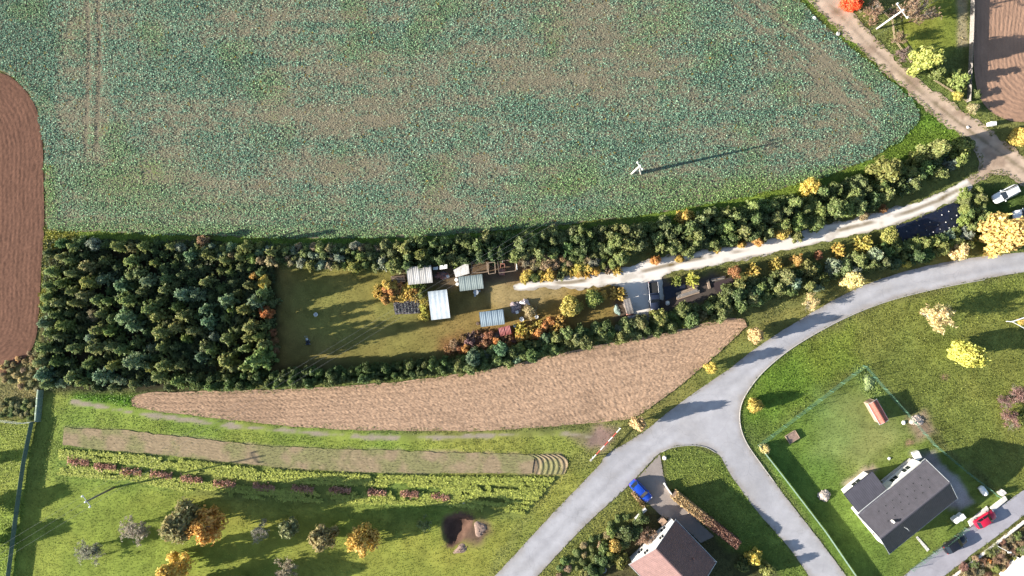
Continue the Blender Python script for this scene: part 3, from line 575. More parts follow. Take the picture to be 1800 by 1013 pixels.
def bush(seed, h=1.8, r=1.0, clumps=24, leaf=.135, per=180, spread=.62, base=.18):
    g = np.random.default_rng(seed); P = []; O = []; lob = g.uniform(.75, 1.2, 8)
    for i in range(clumps):
        a = g.uniform(0, 6.28); u = g.random() ** .55; zz = g.uniform(base, 1); env = math.sqrt(max(.05, 1 - ((zz - .42) / .62) ** 2)) * lob[int(a / 6.2832 * 8) % 8]
        c = np.array([math.cos(a) * u * env * r * .8, math.sin(a) * u * env * r * .8, zz * h * .86]); cr = r * g.uniform(.17, .38) * (.75 + spread * .4)
        d = g.normal(size=(per, 3)); d /= np.linalg.norm(d, axis=1)[:, None]; rad = cr * (g.uniform(.45, 1.1, per) + .5 * g.random(per) ** 5)[:, None]
        q = c + d * rad * np.array([1, 1, .85]); k = q[:, 2] > .03; P.append(q[k]); O.append((d + np.array([c[0], c[1], .15]) * .45)[k])
    P = np.concatenate(P); O = np.concatenate(O)
    return crown_from(P, leaf * g.uniform(.65, 1.3, len(P)), seed, .25, out=O), trunk_mesh(h, .08, 2, seed, .7)
def bare(seed, h=2.0, r=1.0, leaf=2000):
    g = np.random.default_rng(seed); b = MB()
    def grow(p, d, l, rad, lev):
        q = p + d * l; b.tube(p, q, rad, rad * .6, 3)
        if lev == 0: return
        for _ in range(int(g.integers(3, 5))):
            nd = (d + Vector(g.normal(0, .55, 3)) + Vector((0, 0, .12))).normalized(); grow(p + d * l * g.uniform(.55, 1), nd, l * g.uniform(.6, .85), rad * .55, lev - 1)
    for _ in range(5):
        a = g.uniform(0, 6.28); grow(Vector((0, 0, .05)), Vector((math.cos(a) * .55, math.sin(a) * .55, 1)).normalized(), .62, .022, 3)
    V = np.array(b.v); V[:, :2] *= r / np.percentile(np.abs(V[:, :2]), 97); V[:, 2] *= h / V[:, 2].max(); b.v = [tuple(v) for v in V]
    P = V[g.integers(len(V) // 5, len(V), leaf)] + g.normal(0, .06, (leaf, 3))
    return crown_from(P, .055, seed, .3, .2, 4.0), b.mesh('trunk')
def spiky(seed, h=1.5, r=1.0):
    g = np.random.default_rng(seed); P = []
    for i in range(60):
        a = g.uniform(0, 6.28); e = g.uniform(.2, 1.35); L = g.uniform(.75, 1.15); t = np.linspace(.12, 1, 14)
        x = np.stack([np.cos(a) * np.cos(e) * L * t * r, np.sin(a) * np.cos(e) * L * t * r, np.sin(e) * L * t * h], 1); P.append(np.repeat(x, 3, 0) + g.normal(0, .035, (42, 3)))
    P = np.concatenate(P); return crown_from(P, .12, seed, .3, .2, 2.0), trunk_mesh(h, .04, 2, seed, .5)
PROTO = {'fir': [fir(100 + i, 2.1 + .1 * i) for i in range(8)], 'bush': [bush(200 + i, 1.7 + .1 * i, clumps=22 + i) for i in range(6)],
         'tree': [bush(300 + i, 2.3, clumps=34, leaf=.135, per=170, base=.3) for i in range(4)], 'round': [bush(400 + i, 1.9, clumps=40, leaf=.12, per=210, spread=1.0) for i in range(3)],
         'bare': [bare(500 + i) for i in range(4)], 'spiky': [spiky(600 + i) for i in range(3)], 'loose': [bush(700 + i, 2.0, clumps=30, leaf=.11, per=100, spread=.8) for i in range(3)]}
for k_, lst in PROTO.items():
    for c_, t_ in lst:
        c_.materials.append(M['leaf']); t_.materials.append(M['greybark'] if k_ in ('bare', 'loose') else M['bark'])
HGT = {'fir': 2.1, 'bush': 1.9, 'tree': 2.3, 'round': 1.9, 'bare': 2.0, 'spiky': 1.5, 'loose': 2.0}
LK = 0.52                                    # leaves face the low sun more squarely than level ground does
FC = {'fir': (132,142,92), 'blue': (124,145,110), 'dark': (110,121,76), 'olive': (136,144,88), 'lime': (142,150,86), 'sage': (156,152,108), 'silver': (150,160,136), 'green': (122,136,84), 'deep': (98,114,72),
      'yellow': (198,178,98), 'bright': (190,184,98), 'gold': (202,172,96), 'orange': (208,158,100), 'rust': (164,122,90), 'tan': (168,152,118), 'peach': (222,186,124), 'pale': (212,194,144),
      'grey': (160,154,136), 'purple': (140,114,108), 'red': (240,104,62), 'brown': (152,126,104), 'palelime': (172,170,96)}
TREES = []
def tree(px, py, rp, kind, colour, label, cat='tree', group=None, zs=1.0, name=None):
    r = rp * 0.1; h = HGT[kind] * r * zs; w = G(px, py, h * .55); lst = PROTO[kind]; i = int(R.integers(len(lst)))
    nm = name or ('shrub' if cat in ('shrub', 'bush') else 'tree')
    root = thing(nm, label, cat, (w.x, w.y, -.03), R.uniform(0, 6.28), group); root.scale = (r, r, r * zs)
    c = np.array(A(*FC[colour])) / LK * R.uniform(.86, 1.14) * (1 + R.normal(0, .05, 3)); c = c.clip(.01, .85)
    t = obj('trunk', lst[i][1], None, root); cr = obj('crown', lst[i][0], None, root); cr.color = (*c, 1)
    TREES.append((w.x, w.y, r)); return root
# --- the square plantation
FOR = """490 150 silver 10|380 160 fir 10|330 215 fir 10|375 235 fir 9|465 265 fir 12|555 235 dark 11|620 160 olive 11|690 165 fir 9|750 160 olive 10|690 235 olive 12|810 245 lime 8|900 160 olive 8|940 165 silver 8|1000 205 blue 10|1085 195 olive 11|1060 128 brown 9|1180 235 olive 10|1260 215 olive 9|1290 165 olive 10|1420 190 olive 9|280 290 fir 11|390 300 fir 11|470 345 lime 14|550 330 blue 13|640 365 blue 14|690 310 fir 11|740 300 fir 11|785 345 blue 13|870 330 fir 11|870 385 fir 12|960 310 dark 9|965 412 blue 14|1035 408 blue 13|1080 345 fir 11|1190 440 blue 14|1300 360 fir 8|1345 448 blue 14|1285 490 olive 11|330 350 dark 11|380 395 fir 10|260 365 fir 10|250 425 fir 11|310 455 fir 12|400 455 olive 10|450 415 fir 11|510 440 fir 11|570 445 olive 9|640 430 fir 11|680 440 fir 13|760 395 dark 11|850 440 fir 10|800 485 fir 14|830 525 olive 14|930 480 olive 11|965 520 olive 14|1080 490 blue 12|1100 552 blue 12|1210 492 olive 8|480 518 tan 9|540 512 fir 10|670 530 blue 15|700 572 blue 13|600 540 dark 11|300 520 dark 11|250 482 fir 11|240 560 blue 11|350 572 olive 12|520 595 olive 13|580 602 olive 11|475 640 silver 9|270 612 fir 11|330 632 dark 10|850 605 olive 15|880 568 fir 10|930 580 olive 12|1020 600 fir 13|980 638 lime 9|1120 630 silver 8|1195 640 fir 13|1320 580 fir 13|1315 632 olive 11|230 690 fir 12|400 690 fir 11|510 688 fir 13|600 682 fir 11|650 700 fir 11|720 660 dark 10|792 692 silver 8|860 685 fir 12|930 682 dark 10|1080 685 fir 12|1060 735 blue 11|1115 705 fir 10|1190 760 lime 16|1370 745 green 18|1300 785 olive 11|1290 690 fir 9|720 757 blue 16|780 787 lime 9|870 778 olive 13|600 782 lime 11|470 772 fir 11|545 832 blue 14|385 842 fir 13|300 762 dark 11|215 762 fir 13|228 832 blue 13|840 838 fir 12|950 782 olive 11|940 862 olive 12|630 862 silver 8|435 872 olive 10|320 876 silver 8|700 880 fir 10|255 880 fir 11|1225 795 fir 10|1140 880 deep 9|1050 880 deep 9"""
tone = {'sage': 'pale olive', 'fir': 'grey-green', 'blue': 'bluish green', 'dark': 'dark green', 'olive': 'olive green', 'lime': 'yellow-green', 'silver': 'silvery', 'tan': 'tan', 'brown': 'brownish', 'green': 'fresh green', 'deep': 'deep green'}
plant = []
for q in FOR.split('|'):
    x, y, c, r = q.split(); plant.append((float(x) / 2.979, 380 + float(y) / 2.979, c, float(r) * 1.18, True))
PF = GP([(84,422),(330,424),(340,462),(462,470),(482,520),(482,625),(440,640),(330,648),(325,684),(80,684),(76,560)])
while_guard = 0
while while_guard < 6000:
    while_guard += 1
    px, py = R.uniform(74, 486), R.uniform(420, 688); r = R.uniform(9, 12)
    X, Y = GP([(px, py)])[0]
    if sd(PF, np.array([X]), np.array([Y]))[0] < .3: continue
    if min((px - a) ** 2 + (py - b) ** 2 - (.80 * (r + rr)) ** 2 for a, b, _, rr, _ in plant) < 0: continue
    plant.append((px, py, ['dark', 'dark', 'fir', 'deep'][int(R.integers(4))], r, False))
rows = {}
for p in plant: rows.setdefault(int((p[1] - 415) // 24), []).append(p)
for rk in sorted(rows):
    for i, (px, py, c, r, lit) in enumerate(sorted(rows[rk])):
        kind = 'loose' if c in ('brown', 'tan', 'silver') else 'fir'
        tree(px, py, r * (1.05 if lit else 1.0), kind, c, f"{tone[c]} tree in the plantation, {ordinal(rk + 1)} row from the crop field, {ordinal(i + 1)} from left", 'tree', 'trees of the square plantation', zs=(R.uniform(1.0, 1.25) * (1.45 if px > 425 else 1) if lit else R.uniform(.62, .8)), name='conifer')
tree(447, 485, 8, 'bush', 'gold', 'small orange-yellow tree beside the yellow one at the plantation corner', group=None)
tree(463, 497, 12, 'bush', 'yellow', 'bright yellow tree at the upper right corner of the square plantation')
tree(468, 550, 14, 'bush', 'orange', 'peach-orange tree at the lawn edge of the square plantation')
for i, y in enumerate(range(500, 640, 15)): (y not in (500, 545, 560)) and tree(459 + 6 * (i % 2), y, 12, 'fir', ['olive', 'fir', 'dark'][i % 3], f"tall {['olive', 'grey-green', 'dark'][i % 3]} tree on the plantation's lawn side, {ordinal(i + 1)} from the top", 'tree', 'trees of the square plantation', 1.75, 'conifer')  # extra trees added to deepen and merge the shadow on the lawn
for i, (x, y) in enumerate([(478, 585), (482, 600), (480, 617)]): tree(x, y, 9, 'loose', 'rust', ['rust-brown shrub directly below the peach-orange tree', 'rust-brown shrub in the middle of three by the shaded lawn', 'rust-brown shrub nearest the lawn corner, lowest of three'][i], 'shrub')
# --- hedgerows
def hedgerow(top, bot, x0, x1, rmin, rmax, dist, kinds, cols, phrase, group, cat, n_try=4000, zs=(.8, 1.1), avoid=0.62, name=None):
    T = np.array(top, float); B = np.array(bot, float); mine = []; TA = np.array(TREES)
    for _ in range(n_try):
        px = R.uniform(x0, x1); t = np.interp(px, T[:, 0], T[:, 1]); b = np.interp(px, B[:, 0], B[:, 1]); py = R.uniform(t, b); r = R.uniform(rmin, rmax)
        X, Y = GP([(px, py)])[0]
        if len(TA) and ((X - TA[:, 0]) ** 2 + (Y - TA[:, 1]) ** 2 < (avoid * (r * .1 + TA[:, 2])) ** 2).any(): continue
        if any((px - m[0]) ** 2 + (py - m[1]) ** 2 < (dist * (r + m[2])) ** 2 for m in mine): continue
        mine.append((px, py, r))
    for i, (px, py, r) in enumerate(sorted(mine)):
        k = kinds[int(R.integers(len(kinds)))]; c = cols[int(R.integers(len(cols)))]
        tree(px, py, r * 1.36, k, c, f"{tone.get(c, c)} {cat} in {phrase}, {ordinal(i + 1)} from left", cat, group, zs=R.uniform(*zs), name=name)
    return len(mine)
SPEC = [  # hand placed trees of the two hedgerows: x, y, radius, kind, colour, label, category
 (1205,382,17,'bush','gold','golden shrub on the crop side of the hedgerow, left of the other golden one'), (1428,330,19,'bush','yellow','golden yellow shrub on the crop side of the hedgerow, middle of three'),
 (1560,295,25,'bush','olive','large olive and yellow shrub near the right end of the hedgerow'), (1610,278,17,'bush','olive','olive shrub right of the large olive and yellow shrub'), (1645,262,22,'bush','olive','broad olive shrub near the dirt road end of the hedgerow'), (1690,257,20,'bush','olive','olive shrub at the very end of the hedgerow by the dirt road'), (1672,287,14,'bush','silver','silvery shrub below the last olive shrub by the dirt road'), (1650,303,15,'bush','olive','olive shrub below the silvery one near the dirt road'), (1600,318,12,'bush','silver','small silvery shrub in the hedgerow near its right end'), (1500,345,18,'bush','olive','round olive shrub in the middle of the upper hedgerow thicket'), (1545,330,16,'bush','olive','olive shrub directly below the large olive and yellow shrub'), (1580,320,16,'bush','green','green shrub overhanging the shaded part of the track'),
 (1153,457,10,'loose','orange','small orange shrub at the upper edge of the gravel drive'), (1375,408,14,'round','gold','round golden shrub at the upper edge of the gravel drive'), (1333,425,11,'loose','orange','brownish orange shrub left of the round golden one by the drive'), (1304,430,9,'bush','gold','small golden shrub between two greens at the drive edge'), (1262,438,8,'bush','gold','tiny golden shrub at the drive edge under tall greens'), (1195,456,8,'loose','gold','low gold shrub below the tallest green tree by the drive'), (1400,415,12,'bush','olive','olive shrub touching the round golden one by the drive'), (1520,380,9,'loose','tan','thin tan shrub at the upper edge of the track'), (1553,366,8,'loose','rust','small rust shrub at the upper edge of the track'),
 (1186,432,17,'tree','green','tall leafy green tree overhanging the upper edge of the drive'), (1155,418,16,'bush','green','rounded green tree left of the tallest one by the drive'), (1403,388,17,'tree','olive','tall olive tree behind the round golden shrub'), (1436,391,15,'round','green','round fresh green shrub at the upper edge of the drive'), (1240,425,12,'tree','deep','narrow green tree, left of a pair above the drive'), (1272,420,13,'tree','deep','narrow green tree, right of a pair above the drive'), (1468,380,12,'bush','deep','dark green shrub at the drive edge right of the round green one'),
 (1092,455,15,'tree','fir','grey-green tree at the end of the vegetable bed'), (1077,463,10,'bush','olive','yellow-green shrub at the end of the vegetable bed'), (1112,440,8,'loose','olive','low yellowish shrub in the dark gap of the hedgerow'),
 (803,463,10,'fir','lime','light green young fir behind the tin sheds'), (622,468,15,'bush','lime','yellow-green bush at the upper lawn edge, right of another'), (545,466,12,'fir','lime','yellow-green young tree jutting into the shaded lawn'), (692,465,17,'bush','olive','olive bush beside the plank pile'), (760,455,11,'fir','olive','olive young tree behind the pale tin shed'),
 (1088,517,15,'spiky','gold','golden shrub at the gravel pad beside the grey lean-to'), (1190,494,10,'spiky','lime','star-shaped light green shrub right of the parked pickup'), (1218,492,14,'spiky','yellow','golden spiky shrub right of the star-shaped green one'), (1293,478,12,'loose','rust','reddish brown round shrub at the lower edge of the drive'), (1325,475,13,'spiky','yellow','yellow shrub right of the reddish brown one below the drive'), (1365,464,12,'spiky','gold','brownish gold shrub between a yellow and an orange one below the drive'), (1403,457,11,'loose','orange','orange shrub below the drive, between brownish gold and yellow ones'), (1475,440,13,'spiky','yellow','yellow-green shrub below the drive, left of the largest yellow one'), (1520,428,17,'spiky','yellow','largest yellow-orange shrub below the drive'), (1563,415,16,'round','palelime','pale yellow-green shrub at the left end of the plastic sheet'), (1440,448,8,'loose','rust','small red-brown shrub in the gap below the drive'),
 (1595,464,7,'round','bright','tiny bright yellow bush on the verge below the pond hedge'), (1500,495,16,'bush','pale','pale yellow tree on the verge beside the bend of the road'), (1688,442,17,'bush','pale','pale peach shrub at the road edge below the pond hedge'), (1768,412,31,'round','peach','large peach-orange tree at the right edge beside the road'), (1330,590,13,'bush','pale','small pale yellow tree on the verge at the tilled field corner'), (1425,533,14,'bare','pale','leafless pale bush on the verge'), (1250,648,11,'bush','yellow','small yellow tree between the tilled field and the road'), (1124,746,13,'bush','pale','pale yellow tree on the verge beside the red and white barrier'),
 (1003,538,19,'round','bright','bright lemon yellow tree in the yard'), (1043,527,17,'round','lime','half green half yellow tree right of the lemon yellow tree'), (1061,519,10,'bush','gold','small golden tree right of the half green tree'), (932,548,13,'loose','tan','round tan bush between tin shed and scrap heap'),
 (1160,560,17,'tree','lime','tall yellow-green tree below the parked pickup'), (1245,542,13,'tree','green','fresh green tree in the lower hedgerow below the timber pile'), (1186,556,13,'bush','olive','olive tree right of the tall yellow-green tree'), (1205,568,8,'round','bright','low lime bush at the tilled field edge below the hedgerow'), (1090,578,12,'bush','silver','silvery blue shrub in the lower hedgerow below the grey lean-to'), (855,625,11,'bush','silver','silvery shrub at the left start of the taller lower hedgerow'), (1460,478,12,'bush','silver','bluish silver shrub in the lower hedgerow beside the road verge'), (1440,503,10,'bush','silver','small silver shrub below the bluish silver one on the verge'),
 (1637,552,27,'bare','pale','large pale leafless bush in the right meadow'), (1703,625,22,'round','bright','bright yellow round tree in the right meadow'), (1327,715,14,'round','yellow','golden orange shrub beside the inside of the road bend'), (1345,790,10,'loose','pale','sparse pale shrub in the left corner of the fenced garden'), (1776,738,15,'bare','purple','purple-brown bush, lower of the group at the right edge'), (1785,700,18,'bare','purple','purple-brown bush, upper of the group at the right edge'), (1766,708,11,'bare','purple','small purple-brown bush left of the larger ones at the right edge'), (1803,735,11,'round','lime','yellow-green shrub cut by the right edge of the picture'),
 (1500,2,17,'round','red','fiery red-orange shrub at the top edge beside the dirt road'), (1627,108,22,'bush','palelime','big yellow-green shrub inside the fenced plot by the dirt road'), (1648,125,14,'bush','olive','olive shrub just below the big yellow-green one in the fenced plot'), (1690,140,17,'fir','olive','feathery olive conifer at the pale fence'), (1686,166,10,'bush','yellow','small yellow shrub at the lower corner of the fenced plot'), (1613,20,26,'bare','brown','brown leafless thicket right of the power pole'), (1575,70,13,'bare','brown','brown brushwood below the power pole'), (1590,95,12,'bare','purple','dark brushwood above the pale timber rail'), (1537,18,15,'bare','brown','grey-brown brushwood right of the fiery shrub'), (1798,240,17,'round','yellow','vivid yellow tree at the right edge above the crossing'), (1712,190,10,'loose','tan','dry scrub between pale fence and ploughland, lower end'), (1718,165,9,'loose','olive','dry scrub between pale fence and ploughland, upper end'),
 (318,920,29,'round','sage','large olive tree in the orchard beside an orange tree'), (363,930,29,'loose','gold','orange-yellow tree in the orchard right of the large olive one'), (236,927,22,'bare','grey','grey leafless tree left of the large olive tree'), (155,966,20,'bare','grey','grey leafless tree on the lawn nearest the left fence'), (505,930,19,'bush','sage','olive-grey thin tree, left of a pair in the orchard'), (568,950,24,'bush','sage','grey-olive slender tree, right of a pair in the orchard'), (635,955,28,'loose','gold','golden orange tree at the right end of the orchard'), (305,1000,26,'loose','yellow','yellow tree cut by the bottom edge'), (455,936,14,'bare','grey','faint leafless sapling in the tree shadow'), (505,1006,18,'bare','grey','grey leafless tree cut by the bottom edge'), (745,925,12,'bare','green','sparse green sapling left of the dug pit'),
 (1080,960,13,'bush','yellow','yellow shrub by the gable of the pink-roofed house'), (1105,940,16,'bush','deep','dark green shrub between verge and pink-roofed house'), (1090,985,15,'bush','lime','yellow-green shrub at the lower left of the pink-roofed house'), (1060,985,13,'bush','deep','dark hedge shrub near the hoop left of the pink-roofed house'), (1040,1003,13,'bush','deep','dark hedge shrub at the bottom edge left of the hoop'), (1138,945,14,'bare','brown','brown leafless bush before the white gable'), (1075,935,10,'bush','lime','lime shrub on the verge above the yellow one'), (1325,980,15,'bush','yellow','yellow shrub at the end of the clipped tan hedge'), (1350,1003,14,'bush','lime','green shrub at the bottom edge beside the branch lane'), (1305,995,13,'bush','deep','dark green shrub below the end of the tan hedge'),
]
for x, y, r, k, c, lab in SPEC:
    cat = 'tree' if 'tree' in lab.split(',')[0].split(' right')[0].split(' left')[0].split(' below')[0].split(' beside')[0].split(' between')[0].split(' at ')[0].split(' in ')[0].split(' behind')[0] or 'sapling' in lab or 'conifer' in lab else 'shrub'
    if lab.startswith(('pale yellow tree', 'small pale yellow', 'small yellow tree')): k = 'tree'; ZS = 1.75
    else: ZS = 1.0
    tree(x, y, r, k, c, lab, cat, zs=ZS if ZS > 1 else 1.6 if k in ('loose', 'round', 'bush') and r > 20 else 1.0)
GREEN = ['fir', 'fir', 'olive', 'olive', 'deep', 'dark', 'green', 'deep']
HN_T = [(330,428),(500,434),(640,432),(760,425),(900,416),(1000,407),(1100,400),(1200,388),(1300,366),(1400,345),(1500,320),(1600,280),(1695,252)]
HN_B = [(330,452),(500,462),(640,470),(700,470),(860,452),(1000,444),(1060,440),(1100,428),(1160,436),(1200,446),(1300,420),(1400,398),(1500,372),(1580,338),(1695,285)]
hedgerow(HN_T, HN_B, 345, 700, 6, 10, .74, ['fir', 'fir', 'bush', 'loose'], ['olive', 'fir', 'olive', 'silver', 'tan', 'blue', 'green'], 'the thin hedgerow above the shaded lawn', 'hedgerow above the shaded lawn', 'shrub', 2500)
hedgerow(HN_T, HN_B, 700, 1060, 8.5, 13, .70, ['bush', 'fir', 'bush'], GREEN, 'the hedgerow behind the sheds', 'hedgerow behind the sheds', 'shrub', 3000, (1.0, 1.4))
hedgerow(HN_T, HN_B, 1060, 1400, 9, 14, .70, ['bush', 'bush', 'fir', 'tree'], GREEN, 'the hedgerow above the gravel drive', 'hedgerow above the drive', 'shrub', 3500, (1.0, 1.4))
hedgerow(HN_T, HN_B, 1400, 1695, 9.5, 15, .70, ['bush', 'bush', 'tree'], ['olive', 'fir', 'deep', 'dark', 'olive', 'green'], 'the upper hedgerow near the dirt road', 'upper hedgerow near the dirt road', 'shrub', 3500, (1.0, 1.4))
HS_T = [(780,640),(850,618),(950,598),(1000,583),(1060,575),(1100,566),(1150,556),(1200,540),(1250,528),(1300,500),(1400,478),(1480,462),(1560,440),(1600,432),(1660,415),(1700,398),(1725,385)]
HS_B = [(780,656),(850,644),(950,622),(1000,610),(1060,600),(1100,592),(1150,582),(1200,570),(1260,556),(1300,540),(1400,508),(1480,482),(1560,466),(1600,458),(1660,444),(1700,434),(1735,420)]
hedgerow(HS_T, HS_B, 790, 1080, 8, 12.5, .70, ['bush', 'bush', 'tree'], GREEN + ['blue'], 'the lower hedgerow below the yard', 'lower hedgerow below the yard', 'bush', 3500, (1.0, 1.4), name='bush')
hedgerow(HS_T, HS_B, 1080, 1320, 8.5, 13, .70, ['bush', 'tree', 'bush'], GREEN, 'the lower hedgerow below the timber pile', 'lower hedgerow below the timber pile', 'bush', 3500, (1.0, 1.4), name='bush')
hedgerow(HS_T, HS_B, 1320, 1560, 8.5, 13, .70, ['bush', 'bush', 'tree'], GREEN + ['silver'], 'the lower hedgerow between drive and road', 'lower hedgerow between drive and road', 'bush', 3000, (1.0, 1.4), name='bush')
hedgerow(HS_T, HS_B, 1560, 1735, 8, 12, .70, ['bush', 'bush', 'fir'], ['olive', 'green', 'deep', 'olive', 'silver', 'lime'], 'the hedge between plastic sheet and road', 'hedge below the plastic sheet', 'bush', 2500, name='bush')
hedgerow([(1690,345),(1760,310)], [(1690,372),(1760,330)], 1692, 1725, 7, 10, .70, ['bush'], ['olive', 'lime'], 'the hedge corner beside the white cars', 'hedge beside the white cars', 'shrub', 600)
hedgerow([(1690,360),(1735,370)], [(1690,385),(1735,410)], 1695, 1735, 7, 10, .70, ['bush', 'spiky'], ['olive', 'lime', 'green'], 'the hedge between plastic sheet and white cars', 'hedge beside the white cars', 'shrub', 900)
hedgerow([(335,664),(500,656),(650,648),(800,634)], [(335,681),(500,676),(650,668),(800,652)], 338, 800, 7, 9.5, .62, ['bush'], ['deep', 'dark', 'deep', 'green'], 'the low clipped hedge above the tilled field', 'low clipped hedge above the tilled field', 'hedge bush', 5000, (1.4, 1.7), name='hedge_bush')
hedgerow([(660,503),(752,500)], [(655,524),(752,522)], 658, 748, 6, 8.5, .62, ['spiky', 'bush'], ['yellow', 'gold', 'lime', 'yellow', 'orange'], 'the vine bed above the dark plot', 'yellow vines around the dark plot', 'vine', 1500, (.7, 1), name='vine')
hedgerow([(741,524),(753,524)], [(741,562),(753,562)], 742, 751, 5, 6.5, .62, ['spiky'], ['yellow', 'bright', 'yellow'], 'the yellow vine row against the white shed', 'yellow vines beside the white shed', 'vine', 800, (.8, 1.1), name='vine')
hedgerow([(785,604),(830,590),(900,590)], [(785,615),(830,612),(900,606)], 788, 905, 6, 9, .66, ['loose', 'spiky'], ['rust', 'brown', 'rust', 'orange', 'purple'], 'the berry row beside the red hen house', 'rust-brown berry row', 'berry bush', 1500, (.7, .9), name='berry_bush')
hedgerow([(915,580),(990,562)], [(915,596),(990,582)], 915, 992, 8, 11, .62, ['spiky', 'bush'], ['gold', 'yellow', 'orange', 'gold'], 'the row right of the red hen house', 'golden shrub row', 'berry bush', 1500, (.8, 1), name='berry_bush')
hedgerow([(925,482),(1075,466)], [(925,492),(1090,474)], 922, 1085, 6, 9, .62, ['spiky', 'loose', 'bush'], ['gold', 'olive', 'gold', 'brown', 'yellow'], 'the autumn border along the gravel drive', 'autumn border along the drive', 'perennial', 2000, (.7, .9), name='perennial')
hedgerow([(925,452),(1060,448)], [(925,470),(1060,462)], 918, 1062, 6, 9, .68, ['loose', 'bare', 'loose'], ['tan', 'olive', 'grey', 'tan', 'fir'], 'the withered vegetable bed', 'withered plants in the vegetable bed', 'plant', 900, (.6, .8), name='withered_plant')
hedgerow([(0,640),(70,612)], [(0,668),(66,690)], 0, 66, 3.5, 5.5, 1.25, ['loose', 'loose'], ['pale', 'sage', 'tan'], 'the dry scrub at the ploughland corner', 'dry scrub at the ploughland corner', 'scrub', 500, (.5, .8), name='scrub_bush')
hedgerow([(0,700),(60,708)], [(0,732),(56,738)], 0, 58, 4, 6, 1.0, ['loose', 'bush'], ['sage', 'olive', 'green'], 'the scrub behind the green net fence', 'scrub behind the net fence', 'scrub', 500, (.5, .8), name='scrub_bush')
hedgerow([(975,1000),(1100,900)], [(1000,1013),(1120,915)], 980, 1105, 4, 6, 1.3, ['bush', 'loose'], ['olive', 'green', 'tan', 'olive'], 'the rough verge along the road', 'rough verge shrubs', 'scrub', 700, (.5, .7), name='scrub_bush')
hedgerow([(1030,995),(1120,910)], [(1050,1013),(1135,925)], 1030, 1130, 7, 9, .8, ['bush'], ['deep', 'lime', 'dark'], 'the hedge beside the pink-roofed house', 'hedge beside the pink-roofed house', 'shrub', 800, (.8, 1))
hedgerow([(1690,1000),(1800,930)], [(1740,1013),(1800,985)], 1690, 1800, 5, 7, .9, ['loose', 'bare'], ['tan', 'brown', 'olive'], 'the dry bed behind the white kerb', 'dry bed behind the white kerb', 'scrub', 500, (.5, .7), name='scrub_bush')
tree(1741, 988, 5, 'loose', 'orange', 'small orange shrub in the dry bed beside the lamp post', 'shrub', zs=.7)
# the berry clumps in the green band
for i, (x, y) in enumerate([(140,811),(187,820),(232,829),(285,834),(338,842),(396,850),(465,856),(533,859),(598,861),(663,865),(720,868),(775,873)]):
    w = G(x, y); root = thing('berry_row', f"brown leafless berry clump in the green band, {ordinal(i + 1)} from the left", 'plant', (w.x, w.y, 0), -.08, 'berry clumps in the green band')
    n = 420; P = np.stack([R.uniform(-1.9, 1.9, n) * (.85 if i > 8 else 1), R.normal(0, .28, n), R.uniform(.05, .55, n)], 1)
    V, F = leafquads(P, R.uniform(.1, .26, n), .3); me = fastmesh('dry_canes', V, F, np.repeat(np.array(A(204, 156, 134)) * R.uniform(1.0, 1.9, (n, 1)), 4, 0)); obj('dry_canes', me, M['plants'], root)['kind'] = 'stuff'
    b = MB()
    for q in P[:40]: b.tube((q[0] * .95, q[1] * .5, -.05), tuple(q), .014, .008, 3)
    b.build('stems', M['greybark'], root)['kind'] = 'stuff'
# trees just outside the picture whose shadows reach into it
for i, (x, y, r) in enumerate([(-60, 905, 22), (-40, 965, 20), (300, 1058, 30), (410, 1052, 30), (-30, 815, 12)]):
    tree(x, y, r, 'tree', 'olive', ['olive tree beyond the left edge, upper of two', 'olive tree beyond the left edge, lower of two', 'broad tree beyond the bottom edge, left', 'broad tree beyond the bottom edge, right', 'small tree beyond the left edge behind the net fence'][i])

# leafy undergrowth that fills the hedgerows between the shrubs
def undergrowth(name, top, bot, x0, x1, col, hgt):
    T = np.array(top, float); B = np.array(bot, float); n = int((x1 - x0) * 0.1 * (np.mean(B[:, 1]) - np.mean(T[:, 1])) * .1 / .11)
    px = R.uniform(x0, x1, n); t = np.interp(px, T[:, 0], T[:, 1]) - 3; b = np.interp(px, B[:, 0], B[:, 1]) + 2; py = t + (b - t) * R.random(n)
    X, Y = (px - 900) * .1, (506.5 - py) * .1; k = fbm(X, Y, 3.0, 401) > .40; X, Y = X[k], Y[k]; n = len(X); hz = hgt * (.3 + 1.2 * fbm(X, Y, 2.0, 402)) * R.uniform(.3, 1, n)
    C = np.array(A(*col)) * 1.5 * (.6 + .9 * fbm(X, Y, 1.5, 403)[:, None]) * (1 + R.normal(0, .06, (n, 3)))
    V, F, Tt = radial_plants(np.stack([X, Y, hz], 1), 5, np.full(n, .42), .5, np.full(n, .5), C, .16)
    struct(name, fastmesh(name, V, F, Tt), M['plants'], 'stuff')
undergrowth('hedgerow_undergrowth', HN_T, HN_B, 345, 1695, (104, 116, 66), 1.1)
undergrowth('hedgerow_undergrowth', HS_T, HS_B, 785, 1735, (100, 114, 66), 1.1)
undergrowth('hedgerow_undergrowth', [(335,664),(500,656),(650,648),(800,634)], [(335,681),(500,676),(650,668),(800,652)], 335, 800, (96, 114, 64), 1.3)
undergrowth('woodland_undergrowth', [(80,424),(480,428)], [(80,684),(480,640)], 82, 484, (78, 88, 52), .7)
